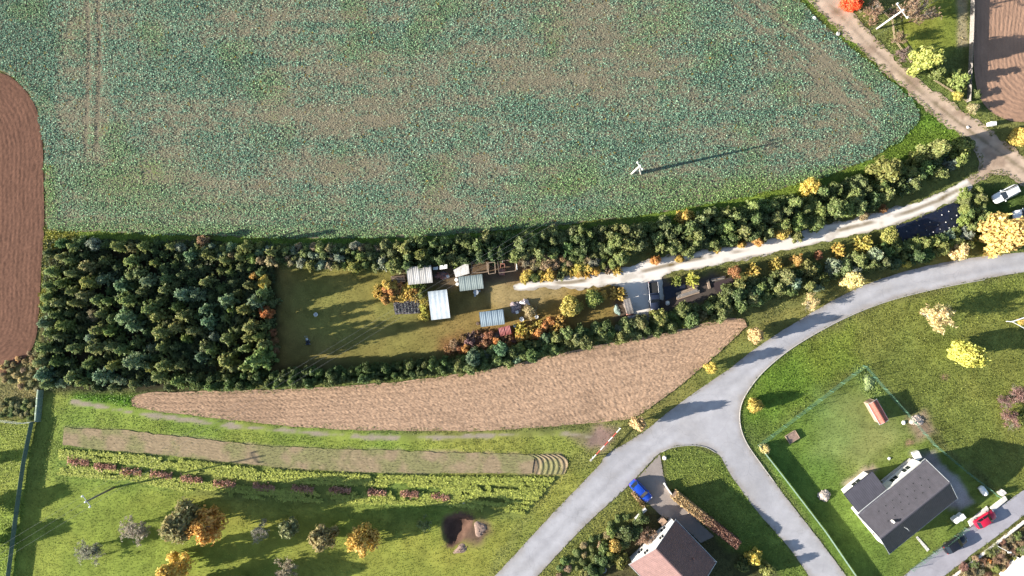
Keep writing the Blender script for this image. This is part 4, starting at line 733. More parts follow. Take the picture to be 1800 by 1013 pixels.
# ------------------------------------------------------------------ sheds with corrugated sheets
def frame_from(pa, pb, z):
    """local frame from two pixels seen at height z: origin at a, x towards b"""
    a = G(*pa, z); b = G(*pb, z); d = b - a; return a, math.atan2(d.y, d.x), d.length
def corrugated(w, l, wave, amp, nl=2):       # sheet in the xy plane, waves along x
    nx = max(6, int(w / wave * 6)); xs = np.linspace(0, w, nx + 1); ys = np.linspace(0, l, nl + 1); X, Y = np.meshgrid(xs, ys); Z = amp * np.cos(X * 2 * math.pi / wave)
    V = np.stack([X.ravel(), Y.ravel(), Z.ravel()], 1); i = np.arange(V.shape[0]).reshape(nl + 1, nx + 1)
    F = np.stack([i[:-1, :-1], i[:-1, 1:], i[1:, 1:], i[1:, :-1]], -1).reshape(-1, 4)
    V2 = np.vstack([V, V - [0, 0, .012]]); F2 = np.vstack([F, F[:, ::-1] + len(V)])
    e1 = i[0]; e2 = i[-1]; n = len(V)
    S = [(e1[k], e1[k] + n, e1[k + 1] + n, e1[k + 1]) for k in range(nx)] + [(e2[k + 1], e2[k + 1] + n, e2[k] + n, e2[k]) for k in range(nx)]
    return V2, np.vstack([F2, np.array(S)])
def shed(name, label, pa, pb, depth, z, drop, roofmat, wallmat, wave=.3, amp=.012, sheet_w=1.1, over=.15, cat='shed', door=True, tilt_mats=None):
    """a, b: the far (upper in the picture) roof corners; the roof falls by drop towards the picture's bottom"""
    o, rz, w = frame_from(pa, pb, z); root = thing(name, label, cat, (o.x, o.y, 0), rz); zb = z - drop
    ins = over; b = MB(); z0, z1 = z - .06, zb - .06
    P = [(ins, -ins), (w - ins, -ins), (w - ins, -depth + ins), (ins, -depth + ins)]; zt = [z0, z0, z1, z1]
    b.add([(x, y, -.05) for x, y in P] + [(x, y, t) for (x, y), t in zip(P, zt)], [(0, 1, 5, 4), (1, 2, 6, 5), (2, 3, 7, 6), (3, 0, 4, 7), (4, 5, 6, 7)])
    wall = b.build('wall', wallmat, root)
    n = max(1, round(w / sheet_w)); sw = w / n; sl = math.atan2(drop, depth)
    for k in range(n):
        m = roofmat if not isinstance(roofmat, list) else roofmat[k % len(roofmat)]
        V, F = corrugated(sw + .03, math.hypot(depth, drop), wave, amp); V = V - np.array([0, math.hypot(depth, drop), 0]); c, s = math.cos(sl), math.sin(sl)
        V = np.stack([V[:, 0], V[:, 1] * c - V[:, 2] * s, V[:, 1] * s + V[:, 2] * c], 1)
        obj('roof_sheet', fastmesh('roof_sheet', V, F), m, root, (k * sw, 0, z + R.uniform(0, .012) + .004 * (k % 2)))
    rl = MB().box(-.02, w + .02, -depth + .1, -depth + .16, zb - .14, zb - .05); rl.build('fascia', M['wood'], root)
    if door:
        d = MB().box(w * .35, w * .35 + .85, -depth + over - .03, -depth + over, 0, min(1.85, zb - .25)).build('door', M['greyboard'], wall)
    return root
M['tin_pale'] = pmat('weathered_pale_tin', (0.50, 0.49, 0.47), .5, .1, 1.2, .15, col2=(.33, .30, .27), streak=(4, .6, 1))
M['tin_pale2'] = pmat('streaked_pale_tin', (0.54, 0.53, 0.52), .5, .1, 1.5, .15, col2=(.4, .37, .33), streak=(5, .5, 1))
M['tin_green'] = pmat('grey_green_tin', (0.25, 0.29, 0.275), .5, .08, 1.4, .1)
M['tin_blue'] = pmat('blue_grey_tin', (0.26, 0.32, 0.36), .5, .08, 1.4, .1)
M['tin_white'] = pmat('white_tin', (0.62, 0.65, 0.66), .42, .06, .8, .1, col2=(.47, .53, .56))
M['tin_red'] = pmat('faded_red_tin', (0.36, 0.12, 0.11), .6, .2, 2.0)
M['brickred'] = pmat('red_clay_tiles', (0.30, 0.10, 0.075), .75, .25, 3)
M['shedwall'] = pmat('shed_boards', (0.16, 0.13, 0.11), .85, .3, 2, bump=.3, streak=(6, 6, .6))
shed('tin_shed', 'shed with weathered pale corrugated roof at the hedgerow, left of the group', (714,470), (757,466), 3.05, 2.3, .35, [M['tin_pale'], M['tin_pale2']], M['shedwall'])
shed('tin_shed', 'shed with grey-green corrugated roof beside two white barrels', (805,487), (847,482), 2.5, 2.2, .25, M['tin_green'], M['shedwall'], wave=.3, amp=.012)
shed('white_shed', 'shed with flat white metal roof right of the yellow vines', (752,513), (785,509), 4.95, 2.25, .15, M['tin_white'], M['shedwall'], wave=.9, amp=.012, sheet_w=1.65)
shed('tin_shed', 'long shed with blue-grey corrugated roof and open dark end on the lawn', (842,549), (884,544), 2.6, 1.9, .2, M['tin_blue'], M['shedwall'], wave=.3, amp=.014)
shed('hen_house', 'small shed with faded red corrugated roof in the rust-brown berry row', (875,577), (896,572), 1.55, 1.4, .25, M['tin_red'], M['shedwall'], wave=.24, amp=.03, door=False)
shed('lean_to', 'narrow lean-to with grey board roof along the gravel pad', (1096,527), (1107,524), 2.7, 1.9, .1, M['greyboard'], M['shedwall'], wave=.5, amp=.01, sheet_w=.55, door=False)
shed('lean_to', 'low dark lean-to below the gravel pad beside a white sack', (1103,556), (1140,550), 1.55, 1.6, .15, M['greyboard'], M['shedwall'], wave=.4, amp=.015, door=False)
def panel_roof(name, label, pts, z, mat, cat, tilt=.0):
    """roof sheet on four posts"""
    P = [G(x, y, z + t) for x, y, t in pts]; c = sum(P, Vector()) / len(P); root = thing(name, label, cat, (c.x, c.y, 0)); o = Vector((c.x, c.y, 0))
    MB().slab([p - o for p in P], .05).build('roof', mat, root)
    for p in P:
        q = (p - o) * .92; MB().tube((q.x, q.y, -.05), (q.x, q.y, p.z - .05), .045, None, 6).build('post', M['wood'], root)
    return root
panel_roof('canopy', 'tilted pale sheet canopy between the hedgerow and the green-roofed shed', [(797,475,0),(823,461,.25),(825,481,.2),(801,488,-.1)], 1.9, M['tin_pale'], 'canopy')
panel_roof('canopy', 'small bluish white canopy in the clutter right of the pale shed', [(773,467,0),(786,465,.1),(786,472,.1),(773,474,0)], 1.8, M['whitepaint'], 'canopy')
panel_roof('canopy', 'little white board on posts left of the bluish canopy', [(761,470,0),(770,469,.1),(770,474,.1),(761,475,0)], 1.3, M['whitepaint'], 'canopy')
def crate(name, label, px, py, w, d, h, mat, rz=0., cat='crate', slats=4, z=0.):
    p = G(px, py, h); root = thing(name, label, cat, (p.x, p.y, z), rz)
    MB().box(-w / 2, w / 2, -d / 2, d / 2, 0, .05).build('base', mat, root)
    for s in (-1, 1):
        MB().box(-w / 2, w / 2, s * d / 2 - .025, s * d / 2 + .025, .052, h, .01).build('side', mat, root); MB().box(s * w / 2 - .022, s * w / 2 + .022, -d / 2 + .028, d / 2 - .028, .052, h, .01).build('end', mat, root)
    for k in range(slats):
        y = -d / 2 + (k + .5) * d / slats; MB().box(-w / 2 + .03, w / 2 - .03, y - d / slats * .4, y + d / slats * .4, h * .75, h * .75 + .04).build('slat', mat, root)
    return root
def plank_pile(name, label, px, py, w, d, h, rz, n, mats):
    p = G(px, py); root = thing(name, label, 'timber', (p.x, p.y, 0), rz); lay = max(1, int(h / .09))
    for L in range(lay):
        for k in range(n):
            y = -d / 2 + (k + .5) * d / n; ww = w * R.uniform(.8, 1.0); x0 = R.uniform(-.1, .1)
            MB().box(-ww / 2 + x0, ww / 2 + x0, y - d / n * .44, y + d / n * .44, L * .09, L * .09 + .075, .008).build('plank', mats[int(R.integers(len(mats)))], root, (0, 0, 0), R.normal(0, .02))
    return root
plank_pile('plank_pile', 'brown plank pile at the left end of the pale tin shed', 700, 491, 2.6, 1.2, .45, .08, 6, [M['wood'], M['darkwood']])
plank_pile('plank_pile', 'rough timber pile right of the dark cover, below the golden spiky shrub', 1208, 515, 4.2, 1.3, .36, .32, 5, [M['wood'], M['greyboard'], M['wood']])
plank_pile('plank_pile', 'thin plank stack leaning on the dark ground right of the timber pile', 1262, 490, 2.6, .5, .27, .22, 3, [M['wood'], M['greyboard']])
plank_pile('plank_pile', 'short pale beams at the corner of the dark bed', 1245, 500, 1.7, .45, .3, -1.35, 2, [M['wood']])
def barrel(label, px, py, r, h, mat, group=None, name='barrel'):
    p = G(px, py, h); root = thing(name, label, 'barrel', (p.x, p.y, 0), 0, group)
    MB().lathe([(r * .9, 0), (r, h * .08), (r * .97, h * .33), (r * 1.02, h * .36), (r * 1.02, h * .64), (r * .97, h * .67), (r, h * .95), (r * .92, h)], 16).build('body', mat, root, smooth_=False)
    MB().lathe([(r * .86, h + .002), (r * .86, h + .03), (r * .7, h + .04), (r * .2, h + .045)], 14).build('lid', mat, root); return root
barrel('white barrel beside the green-roofed shed, upper of two', 802.5, 492, .33, .9, M['whitepaint']); barrel('white barrel beside the green-roofed shed, lower of two', 804, 499.5, .31, .9, M['whitepaint'])
barrel('dark rusty barrel at the lower left corner of the blue-roofed shed', 840, 569, .32, .85, M['darkwood']); barrel('pale small barrel in the scrap clutter by the pale shed', 787, 486, .28, .7, M['whitewall']); barrel('grey barrel next to the white wash bowl beyond the hen house', 905, 573, .3, .7, M['galv'])
# scrap: rusty cart, heaps, troughs
def heap(name, label, px, py, rx, ry, h, mat, cat, n=46, s=.22, rz=0., cols=None):
    p = G(px, py, h * .5); root = thing(name, label, cat, (p.x, p.y, 0), rz); g = np.random.default_rng(int(px * 7 + py))
    nu, nv = 18, 7; V = []; F = []
    for j in range(nv):
        f = j / (nv - 1); 
        for i in range(nu):
            a = 2 * math.pi * i / nu; q = f ** .8 * (1 + .18 * math.sin(3 * a + px) + g.normal(0, .05)); V.append((math.cos(a) * rx * q, math.sin(a) * ry * q, h * (1 - f ** 1.6) * (1 + g.normal(0, .1)) - .04))
    for j in range(nv - 1):
        for i in range(nu): F.append((j * nu + i, (j + 1) * nu + i, (j + 1) * nu + (i + 1) % nu, j * nu + (i + 1) % nu))
    b = MB(); b.add(V, F); b.build('mound', mat, root, smooth_=True)
    b = MB()
    for k in range(n):
        a = g.uniform(0, 6.28); q = g.random() ** .5; z = h * (1 - q ** 1.6); c = Vector((math.cos(a) * rx * q, math.sin(a) * ry * q, z)); e = s * g.uniform(.4, 1.1)
        m = Matrix.Rotation(g.uniform(0, 6.28), 3, 'Z') @ Matrix.Rotation(g.normal(0, .6), 3, 'X'); pts = [m @ Vector((x * e, y * e * .5, zz * e * .3)) + c for x in (-1, 1) for y in (-1, 1) for zz in (-1, 1)]
        b.add(pts, [(0, 1, 3, 2), (4, 6, 7, 5), (0, 4, 5, 1), (2, 3, 7, 6), (0, 2, 6, 4), (1, 5, 7, 3)])
    o = b.build('rubble', cols or mat, root); o['kind'] = 'stuff'; return root
M['scrap'] = pmat('mixed_scrap', (.30, .24, .24), .7, .5, 4, col2=(.10, .08, .09)); M['tarp'] = pmat('pale_tarpaulin', (.5, .44, .45), .5, .15, 1.5, bump=.3)
M['earth'] = pmat('dark_earth', (.10, .065, .055), .95, .4, 2.5, bump=.5); M['earth2'] = pmat('brown_earth', (.24, .165, .13), .95, .3, 3, bump=.3); M['rust'] = pmat('red_brown_paint', (.34, .15, .11), .7, .3, 3)
heap('scrap_heap', 'scrap heap of purple-grey junk beside the round tan bush', 906, 541, 1.0, 1.0, .7, M['scrap'], 'heap')
heap('scrap_heap', 'brown bricks and rubbish in front of the small canopies', 777, 485, 1.3, .6, .4, M['scrap'], 'heap', cols=M['rust'])
heap('covered_pile', 'pile under a pale pinkish tarpaulin beside the scrap heap', 922, 532, .9, .55, .8, M['tarp'], 'pile', n=4)
heap('earth_mound', 'brown earth mound at the lower rim of the dug pit', 809, 966, 1.2, .7, .2, M['earth2'], 'mound', rz=.5, n=14, s=.1)
heap('earth_mound', 'low earth heap to the right of the dug pit', 843, 930, 1.1, 1.3, .2, M['earth2'], 'mound', n=14, s=.1)
heap('stone_pile', 'round tan stone pile on the garden lawn left of the grey-roofed house', 1450, 872, 1.05, 1.0, .6, pmat('tan_stones', (.42, .36, .31), .9, .3, 4), 'stone pile', n=60, s=.2)
heap('grass_mound', 'weedy soil heap at the top corner of the fenced garden', 1528, 672, 1.1, 1.5, .35, pmat('weedy_soil', (.2, .25, .1), .95, .4, 4, bump=.5), 'mound', n=50, s=.12)
heap('rubble_pile', 'pale rubble beside the east fence of the garden', 1612, 740, 1.2, .9, .3, pmat('pale_rubble', (.42, .35, .3), .9, .3, 4), 'rubble', n=60, s=.16)
sheet('vegetable_plot', GP([(690,528),(738,526),(739,551),(695,553)]), 0.012, A(128, 120, 124), M['clods'], .3, .15, 83, lambda X, Y, C: C * (1 + .45 * np.sign(np.cos(X * 2 * math.pi / .55 + .6 * np.sin(Y * 2))))[:, None])
def veg_rows():
    for i in range(8):
        x = 694 + i * 5.7; a = G(x, 529); b_ = G(x + 2, 551); d = b_ - a; root = thing('vegetable_row', f"dark leafy row in the dark plot left of the white shed, {ordinal(i + 1)} from the left", 'plants', (a.x, a.y, 0), 0, 'rows in the dark plot')
        n = 60; t = R.random(n); P = np.stack([d.x * t + R.normal(0, .07, n), d.y * t, R.uniform(.04, .22, n)], 1); V, F = leafquads(P, R.uniform(.1, .2, n), .5)
        obj('foliage', fastmesh('foliage', V, F, np.repeat(np.array(A(128, 130, 128)) * R.uniform(.5, 2.0, (n, 1)), 4, 0)), M['plants'], root)
veg_rows()
def cart():
    p = G(883, 474); root = thing('farm_cart', 'rusty salmon-red farm cart among the dark frames by the hedgerow', 'cart', (p.x, p.y, 0), 1.5)
    MB().box(-1.0, .1, -.5, .5, .55, .62).build('tray', M['rust'], root)
    for s in (-1, 1): MB().box(-1.0, .1, s * .5 - .02, s * .5 + .02, .622, .9).build('side_board', M['rust'], root)
    for x in (-.7, .7):
        for s in (-1, 1): MB().lathe([(.1, -.06), (.3, -.05), (.3, .05), (.1, .06)], 12).build('wheel', M['rubber'], root, (x, s * .58, .3)).rotation_euler = (math.pi / 2, 0, 0)
    MB().box(.15, 1.1, -.4, -.3, .45, .55).build('beam', M['rust'], root); MB().box(.15, 1.1, .3, .4, .45, .55).build('beam', M['rust'], root); MB().box(.9, 1.05, -.42, .42, .56, .75).build('bolster', M['rust'], root)
    MB().tube((1.1, 0, .5), (2.0, .1, .35), .04).build('drawbar', M['galv'], root)
cart()
def post_frame(label, pts, h, name='post_frame', mat='wood'):
    c = G(*pts[0]); root = thing(name, label, 'frame', (c.x, c.y, 0)); L = [G(x, y, h) - Vector((c.x, c.y, 0)) for x, y in pts]
    for q in L: MB().tube((q.x, q.y, -.05), (q.x, q.y, h), .06, .05, 6).build('post', M[mat], root)
    for a, b in zip(L, L[1:] + (L[:1] if len(L) > 3 else [])): MB().tube((a.x, a.y, h + .04), (b.x, b.y, h + .04), .055, None, 6).build('rail', M[mat], root)
post_frame('weathered timber frame over the dark enclosure at the hedgerow', [(829,463),(856,461),(857,478),(830,480)], 1.7); post_frame('wooden post frame left of the rusty farm cart', [(858,462),(870,461),(871,480),(859,482)], 1.9); post_frame('tall pale gate frame at the start of the vegetable bed', [(907,455),(909,474)], 1.5, 'gate_frame', 'galv')
post_frame('dark timber frame around the rusty cart', [(875,460),(905,456),(907,476),(877,480)], 1.3)
sheet('dark_cover', GP([(1166,504),(1204,498),(1206,514),(1170,528)]), .035, (.015, .017, .028), pmat('black_plastic', (.015, .017, .03), .4, .3, 2, bump=.6), .4, .1, 87); bpy.data.objects['dark_cover']['kind'] = 'structure'
sheet('dark_bed', GP([(1248,500),(1285,488),(1296,504),(1262,516)]), .03, A(88, 76, 78), M['clods'], .4, .2, 89)
# plastic sheet with wrinkles and stones
def pond():
    me = sheet('pond_liner', P_POND, .03, (.012, .018, .045), pmat('navy_plastic_sheet', (.010, .013, .028), .34, .3, 1.2, bump=.9, bscale=1.6, spec=.4), .25, .15, 95)
    me['kind'] = 'structure'
    d = me.data; n = len(d.vertices); co = np.empty(n * 3); d.vertices.foreach_get('co', co); co = co.reshape(-1, 3); co[:, 2] += .14 * fbm(co[:, 0], co[:, 1] * 1.6, 1.1, 96) ** 2; d.vertices.foreach_set('co', co.ravel()); d.update()
    g = np.random.default_rng(8); k = 0; st = pmat('pale_stones', (.45, .43, .42), .9, .25, 5)
    spots = [(1593,407),(1612,413),(1622,418),(1633,412),(1640,408),(1652,403),(1660,407),(1668,401),(1676,398),(1634,391),(1655,378),(1667,372),(1681,379),(1690,389),(1672,385),(1648,396),(1605,421),(1628,405),(1615,397),(1662,391)]
    for x, y in spots:
        s = g.uniform(.07, .13); b = MB(); b.lathe([(.5, 0), (1, .25), (.9, .55), (.4, .8)], 7); V = np.array(b.v) * s * g.uniform(.8, 1.2, (len(b.v), 1)); b.v = [tuple(v) for v in V]; p = G(x, y); k += 1
        tag(b.build('stone', st, None, (p.x, p.y, .1), g.uniform(0, 6)), f"pale stone holding down the navy plastic sheet, {ordinal(k)} listed along it", 'stone', 'stones on the plastic sheet')
pond()
for i, o in enumerate(sorted([o for o in COL.objects if o.name.startswith('stone') and o.type == 'MESH' and 'label' in o], key=lambda o: o.location.x)): o['label'] = f"pale stone on the navy plastic sheet, {ordinal(i + 1)} from the left"
# small things on the lawn
def mower():
    p = G(541.5, 602); root = thing('lawn_mower', 'dark push mower with grey handle standing in the shaded lawn', 'lawn mower', (p.x, p.y, 0), .1)
    dk = pmat('navy_mower_paint', (.02, .025, .05), .4, .2, 3)
    MB().box(-.3, .3, -.4, .35, .12, .26, .06).build('deck', dk, root); MB().lathe([(.16, .262), (.16, .4), (.1, .46)], 12).build('engine', M['rubber'], root)
    for x in (-.36, .36):
        for y in (-.32, .3): MB().lathe([(.1, -.03), (.12, 0), (.1, .03)], 10).build('wheel', M['alloy'], root, (x, y, .12)).rotation_euler = (0, math.pi / 2, 0)
    h = MB(); h.tube((-.22, .35, .25), (-.22, 1.15, .95), .02, None, 5); h.tube((.22, .35, .25), (.22, 1.15, .95), .02, None, 5); h.tube((-.22, 1.15, .95), (.22, 1.15, .95), .025, None, 5); h.build('handle', M['galv'], root)
    MB().box(-.16, .16, .4, .8, .3, .62, .05).build('grass_bag', M['galv'], root)
mower()
def bucket(label, px, py, r, h, mat):
    p = G(px, py); root = thing('bucket', label, 'bucket', (p.x, p.y, 0)); MB().lathe([(r * .75, 0), (r, h), (r * 1.05, h), (r * 1.05, h + .03), (r * .95, h + .03), (r * .9, h), (r * .7, .06)], 14).build('body', mat, root)
    b = MB()
    for k in range(8):
        a, c = math.pi * k / 8, math.pi * (k + 1) / 8; b.tube((r * math.cos(a), .05, h + r * .5 * math.sin(a)), (r * math.cos(c), .05, h + r * .5 * math.sin(c)), .012, None, 4)
    b.build('handle', M['galv'], root)
bucket('white bucket standing alone in the shaded lawn', 556, 553, .34, .4, M['whitepaint']); bucket('white tub in the sun below the round tan bush', 917, 561, .38, .3, M['whitepaint']); bucket('white tub at the right foot of the tan bush', 943, 557, .3, .3, M['whitepaint'])
def sack(label, px, py, s, mat):
    p = G(px, py); b = MB(); b.lathe([(.2, 0), (.95, .1), (1, .35), (.8, .7), (.3, .85)], 12); g = np.random.default_rng(int(px)); V = np.array(b.v) * s * (1 + g.normal(0, .06, (len(b.v), 1))); b.v = [tuple(v) for v in V]
    tag(b.build('sack', mat, None, (p.x, p.y, -.02), 0, True), label, 'sack')
sack('white sack at the right end of the low dark lean-to', 1138, 557, .45, M['whitepaint']); sack('white sack at the corner of the dark cover', 1173, 533, .42, M['whitewall']); sack('tan sack on the timber below the golden spiky shrub', 1199, 521, .4, pmat('jute', (.4, .31, .24), .9, .2, 5)); sack('reddish rag heap at the foot of the narrow lean-to', 1106, 553, .5, M['rust']); heap('tarpaulin', 'crumpled pale blue-green tarpaulin left of the narrow lean-to', 1085, 545, .5, 1.0, .16, pmat('pale_teal_tarp', (.22, .29, .25), .6, .25, 2, bump=.4), 'tarpaulin', n=3, rz=.3)
def table():
    p = G(837, 514); root = thing('garden_table', 'small round grey garden table in the shadow of the green-roofed shed', 'table', (p.x, p.y, 0)); MB().lathe([(.45, .66), (.48, .68), (.45, .71)], 16).build('tabletop', M['galv'], root); MB().tube((0, 0, 0), (0, 0, .66), .04).build('column', M['galv'], root); MB().lathe([(.25, 0), (.22, .03)], 12).build('foot', M['galv'], root)
    for a in (0.4, 2.2, 4.4): MB().box(-.16, .16, -.16, .16, .4, .44, .01).build('stool', M['galv'], root, (.62 * math.cos(a), .62 * math.sin(a), 0))
table()
def chair():
    p = G(909, 549); root = thing('garden_chair', 'white garden chair standing behind the blue-roofed shed', 'chair', (p.x, p.y, 0), .3)
    MB().box(-.25, .25, -.25, .25, .42, .46, .01).build('seat', M['whitepaint'], root); MB().box(-.25, .25, .25, .29, .5, .95, .01).build('backrest', M['whitepaint'], root)
    for x in (-.22, .22):
        for y in (-.22, .22): MB().box(x - .02, x + .02, y - .02, y + .02, 0, .418).build('leg', M['whitepaint'], root)
chair()
# ------------------------------------------------------------------ cars
def car(label, px, py, yaw, paint, L=4.4, W=1.78, Hh=1.46, style='hatch', name='parked_car'):
    p = G(px, py, .9); root = thing(name, label, 'car', (p.x, p.y, .02), yaw)
    hw = W / 2; hl = L / 2; zb = Hh * .62
    st = [(-1.0, .72, .50), (-.97, .86, .56), (-.90, .95, .60), (-.7, .99, .61), (-.4, 1.0, .62), (0, 1.0, .62), (.35, 1.0, .61), (.5, .99, .585), (.7, .97, .55), (.86, .92, .50), (.95, .82, .44), (1.0, .66, .38)]
    V = []; F = []; m = 11
    for u, wv, zt in st:
        w = hw * wv; z = Hh * zt
        half = [(w * .84, .22), (w * .96, .34), (w, .52 * z + .12), (w * .97, z * .88), (w * .86, z * .985)]
        ring = [(-y, zz) for y, zz in half] + [(0, z * 1.02)] + [(y, zz) for y, zz in reversed(half)]
        V += [(u * hl, y, zz) for y, zz in ring]
    for i in range(len(st) - 1):
        for k in range(m - 1): F.append((i * m + k, i * m + k + 1, (i + 1) * m + k + 1, (i + 1) * m + k))
        F.append((i * m + m - 1, i * m, (i + 1) * m, (i + 1) * m + m - 1))
    F += [tuple(range(m - 1, -1, -1)), tuple((len(st) - 1) * m + k for k in range(m))]
    body = MB().add(V, F).build('body', paint, root, smooth_=True)
    # cabin: base outline at the belt line, roof outline above
    if style == 'estate': xb0, xb1, xr0, xr1 = -.95, .42, -.84, .14
    elif style == 'pickup': xb0, xb1, xr0, xr1 = -.12, .48, -.06, .24
    else: xb0, xb1, xr0, xr1 = -.90, .44, -.66, .12
    wb, wr = hw * .87, hw * .70; z0, z1 = Hh * .595, Hh
    B = [(xb0 * hl, -wb), (xb1 * hl, -wb), (xb1 * hl, wb), (xb0 * hl, wb)]; T = [(xr0 * hl, -wr), (xr1 * hl, -wr * .97), (xr1 * hl, wr * .97), (xr0 * hl, wr)]
    b = MB(); b.add([(x, y, z0) for x, y in B] + [(x, y, z1 - .07) for x, y in T], [(0, 1, 5, 4), (1, 2, 6, 5), (2, 3, 7, 6), (3, 0, 4, 7), (4, 5, 6, 7)]); b.build('pillars', paint, root)
    rn = 6; RV = []; RF = []
    for i in range(rn + 1):
        x = xr0 * hl - .03 + (xr1 - xr0) * hl * i / rn + .05 * i / rn
        for k in range(7):
            t = k / 6 * 2 - 1; RV.append((x, t * wr * (1.02 if 0 < i < rn else .93), z1 - .055 * t * t - (.04 if i in (0, rn) else 0) - .012 * abs(i - rn / 2)))
    for i in range(rn):
        for k in range(6): RF.append((i * 7 + k, (i + 1) * 7 + k, (i + 1) * 7 + k + 1, i * 7 + k + 1))
    MB().add(RV, RF).build('roof', paint, root, smooth_=True)
    def quad(nm, a, b_, c, d, off, s=(.08, .08)):
        a, b_, c, d = map(Vector, (a, b_, c, d)); ce = (a + b_ + c + d) / 4; nr = (b_ - a).cross(d - a).normalized(); nr = nr if nr.dot(ce - Vector((0, 0, z0 * .8))) > 0 else -nr
        q = [v + (ce - v) * s[0] + nr * off for v in (a, b_, c, d)]; MB().add(q + [v - nr * .01 for v in q], [(0, 1, 2, 3), (7, 6, 5, 4), (0, 4, 5, 1), (1, 5, 6, 2), (2, 6, 7, 3), (3, 7, 4, 0)]).build(nm, M['glass'], root)
    b3 = [(x, y, z0 + .03) for x, y in B]; t3 = [(x, y, z1 - .07) for x, y in T]
    quad('windscreen', b3[1], b3[2], t3[2], t3[1], .012, (.05, .05)); quad('rear_window', b3[3], b3[0], t3[0], t3[3], .012)
    for s0, s1 in ((0, 1), (3, 2)):
        A0, A1, T0, T1 = map(Vector, (b3[s0], b3[s1], t3[s0], t3[s1])); mb, mt = A0.lerp(A1, .5), T0.lerp(T1, .5)
        if style == 'pickup': quad('side_window', A0, A1, T1, T0, .012)
        else: quad('side_window', A0, mb, mt, T0, .012); quad('side_window', mb, A1, T1, mt, .012)
    for x in (-.62, .62):
        for s in (-1, 1):
            wl_ = MB().lathe([(.2, -.1), (.31, -.09), (.32, 0), (.31, .09), (.2, .1)], 16).build('wheel', M['rubber'], root, (x * hl, s * (hw - .1), .31)); wl_.rotation_euler = (math.pi / 2, 0, 0)
            MB().lathe([(.19, -.105), (.19, .105)], 10).build('rim', M['alloy'], wl_)
    hlm = M.setdefault('headlight', pmat('headlight_glass', (.6, .62, .65), .15, .05, 2)); tl = M.setdefault('taillight', pmat('tail_light', (.35, .02, .02), .2, .1, 2))
    for s in (-1, 1):
        MB().box(.90 * hl, .965 * hl, s * hw * .62 - .14, s * hw * .62 + .14, Hh * .37, Hh * .46, .02).build('headlight', hlm, root); MB().box(-.985 * hl, -.93 * hl, s * hw * .72 - .09, s * hw * .72 + .09, Hh * .45, Hh * .58, .02).build('tail_light', tl, root)
        MB().box(.30 * hl, .36 * hl, s * (hw + .09) - .09, s * (hw + .09) + .09, Hh * .60, Hh * .69, .02).build('mirror', paint, root)
    MB().box(.985 * hl, 1.012 * hl, -.25, .25, .38, .5).build('number_plate', M['whitepaint'], root)
    if style == 'estate':
        for s in (-1, 1): MB().box(-.78 * hl, .08 * hl, s * wr * .92 - .025, s * wr * .92 + .025, Hh - .03, Hh + .05).build('roof_rail', M['rubber'], root)
    if style == 'pickup':
        MB().box(-.93 * hl, -.2 * hl, -hw * .72, hw * .72, Hh * .60, Hh * .635).build('load_cover', M['rubber'], root)
        for s in (-1, 1): MB().box(-.95 * hl, -.16 * hl, s * hw * .88 - .05, s * hw * .88 + .05, Hh * .58, Hh * .72, .02).build('bed_side', paint, root)
        MB().box(-.97 * hl, -.93 * hl, -hw * .8, hw * .8, Hh * .58, Hh * .71, .02).build('tailgate', paint, root)
    return root
CP = lambda n, c, r=.25: pmat(n, c, r, .06, .8, spec=.5)
car('bright blue estate car parked on the courtyard paving', 1127, 864, math.atan2(-(883 - 846), 1146 - 1110), CP('blue_car_paint', (.012, .06, .40)), 4.5, 1.8, 1.5)
car('crimson red hatchback parked on the lane by the grey-roofed house', 1734, 914, math.atan2(23, 36), CP('red_car_paint', (.42, .012, .04)), 4.0, 1.72, 1.48)
car('black car parked on the lane behind the red one', 1681, 957, math.atan2(26, 40), CP('black_car_paint', (.012, .013, .018)), 4.4, 1.8, 1.5)
car('white estate car parked on the shaded grass at the right edge', 1770, 341, math.atan2(-21, -42), CP('white_car_paint', (.72, .73, .74)), 4.7, 1.82, 1.5, 'estate')
car('white car cut by the right edge below the white estate', 1806, 376, math.atan2(-5, -40), CP('white_car_paint_b', (.70, .71, .72)), 4.4, 1.8, 1.5)
car('dark navy pickup parked on the gravel pad', 1150, 520, math.pi / 2 * -1 + .1, CP('navy_car_paint', (.018, .024, .045)), 5.0, 1.85, 1.7, 'pickup')
# ------------------------------------------------------------------ houses
def tiled(name, P, mat, parent, course=.36, wave=.30, thick=.08, amp=.018):
    """roof slope over the quad P = eave-left, eave-right, ridge-right, ridge-left: tile courses stepped, rolls across"""
    a, b, c, d = [np.array(p, float) for p in P]; L = np.linalg.norm(b - a); S = np.linalg.norm(d - a); nr = np.cross(b - a, d - a); nr /= np.linalg.norm(nr); nr = nr if nr[2] > 0 else -nr
    nc = max(2, int(S / course)); nu = max(8, int(L / wave * 4)); V = []; F = []; u = np.linspace(0, 1, nu + 1); rows = []
    for i in range(nc):
        rows += [(i / nc, .035), ((i + 1) / nc - 1e-4, .0)]
    for v, off in rows:
        lo = a + (d - a) * v; hi = b + (c - b) * v; V.append(lo[None] * (1 - u[:, None]) + hi[None] * u[:, None] + nr * (off + amp * np.cos(u * L / wave * 2 * math.pi))[:, None])
    V = np.concatenate(V); i = np.arange(len(V)).reshape(len(rows), nu + 1); F = np.stack([i[:-1, :-1], i[:-1, 1:], i[1:, 1:], i[1:, :-1]], -1).reshape(-1, 4)
    n = len(V); base = np.array([a, b, c, d]) - nr * thick; V = np.vstack([V, base]); F = np.vstack([F, [[n + 3, n + 2, n + 1, n]]])
    e = [(i[0, 0], n, n + 1, i[0, -1]), (i[0, -1], n + 1, n + 2, i[-1, -1]), (i[-1, -1], n + 2, n + 3, i[-1, 0]), (i[-1, 0], n + 3, n, i[0, 0])]; F = np.vstack([F, np.array(e)])
    return obj(name, fastmesh(name, V, F), mat, parent)
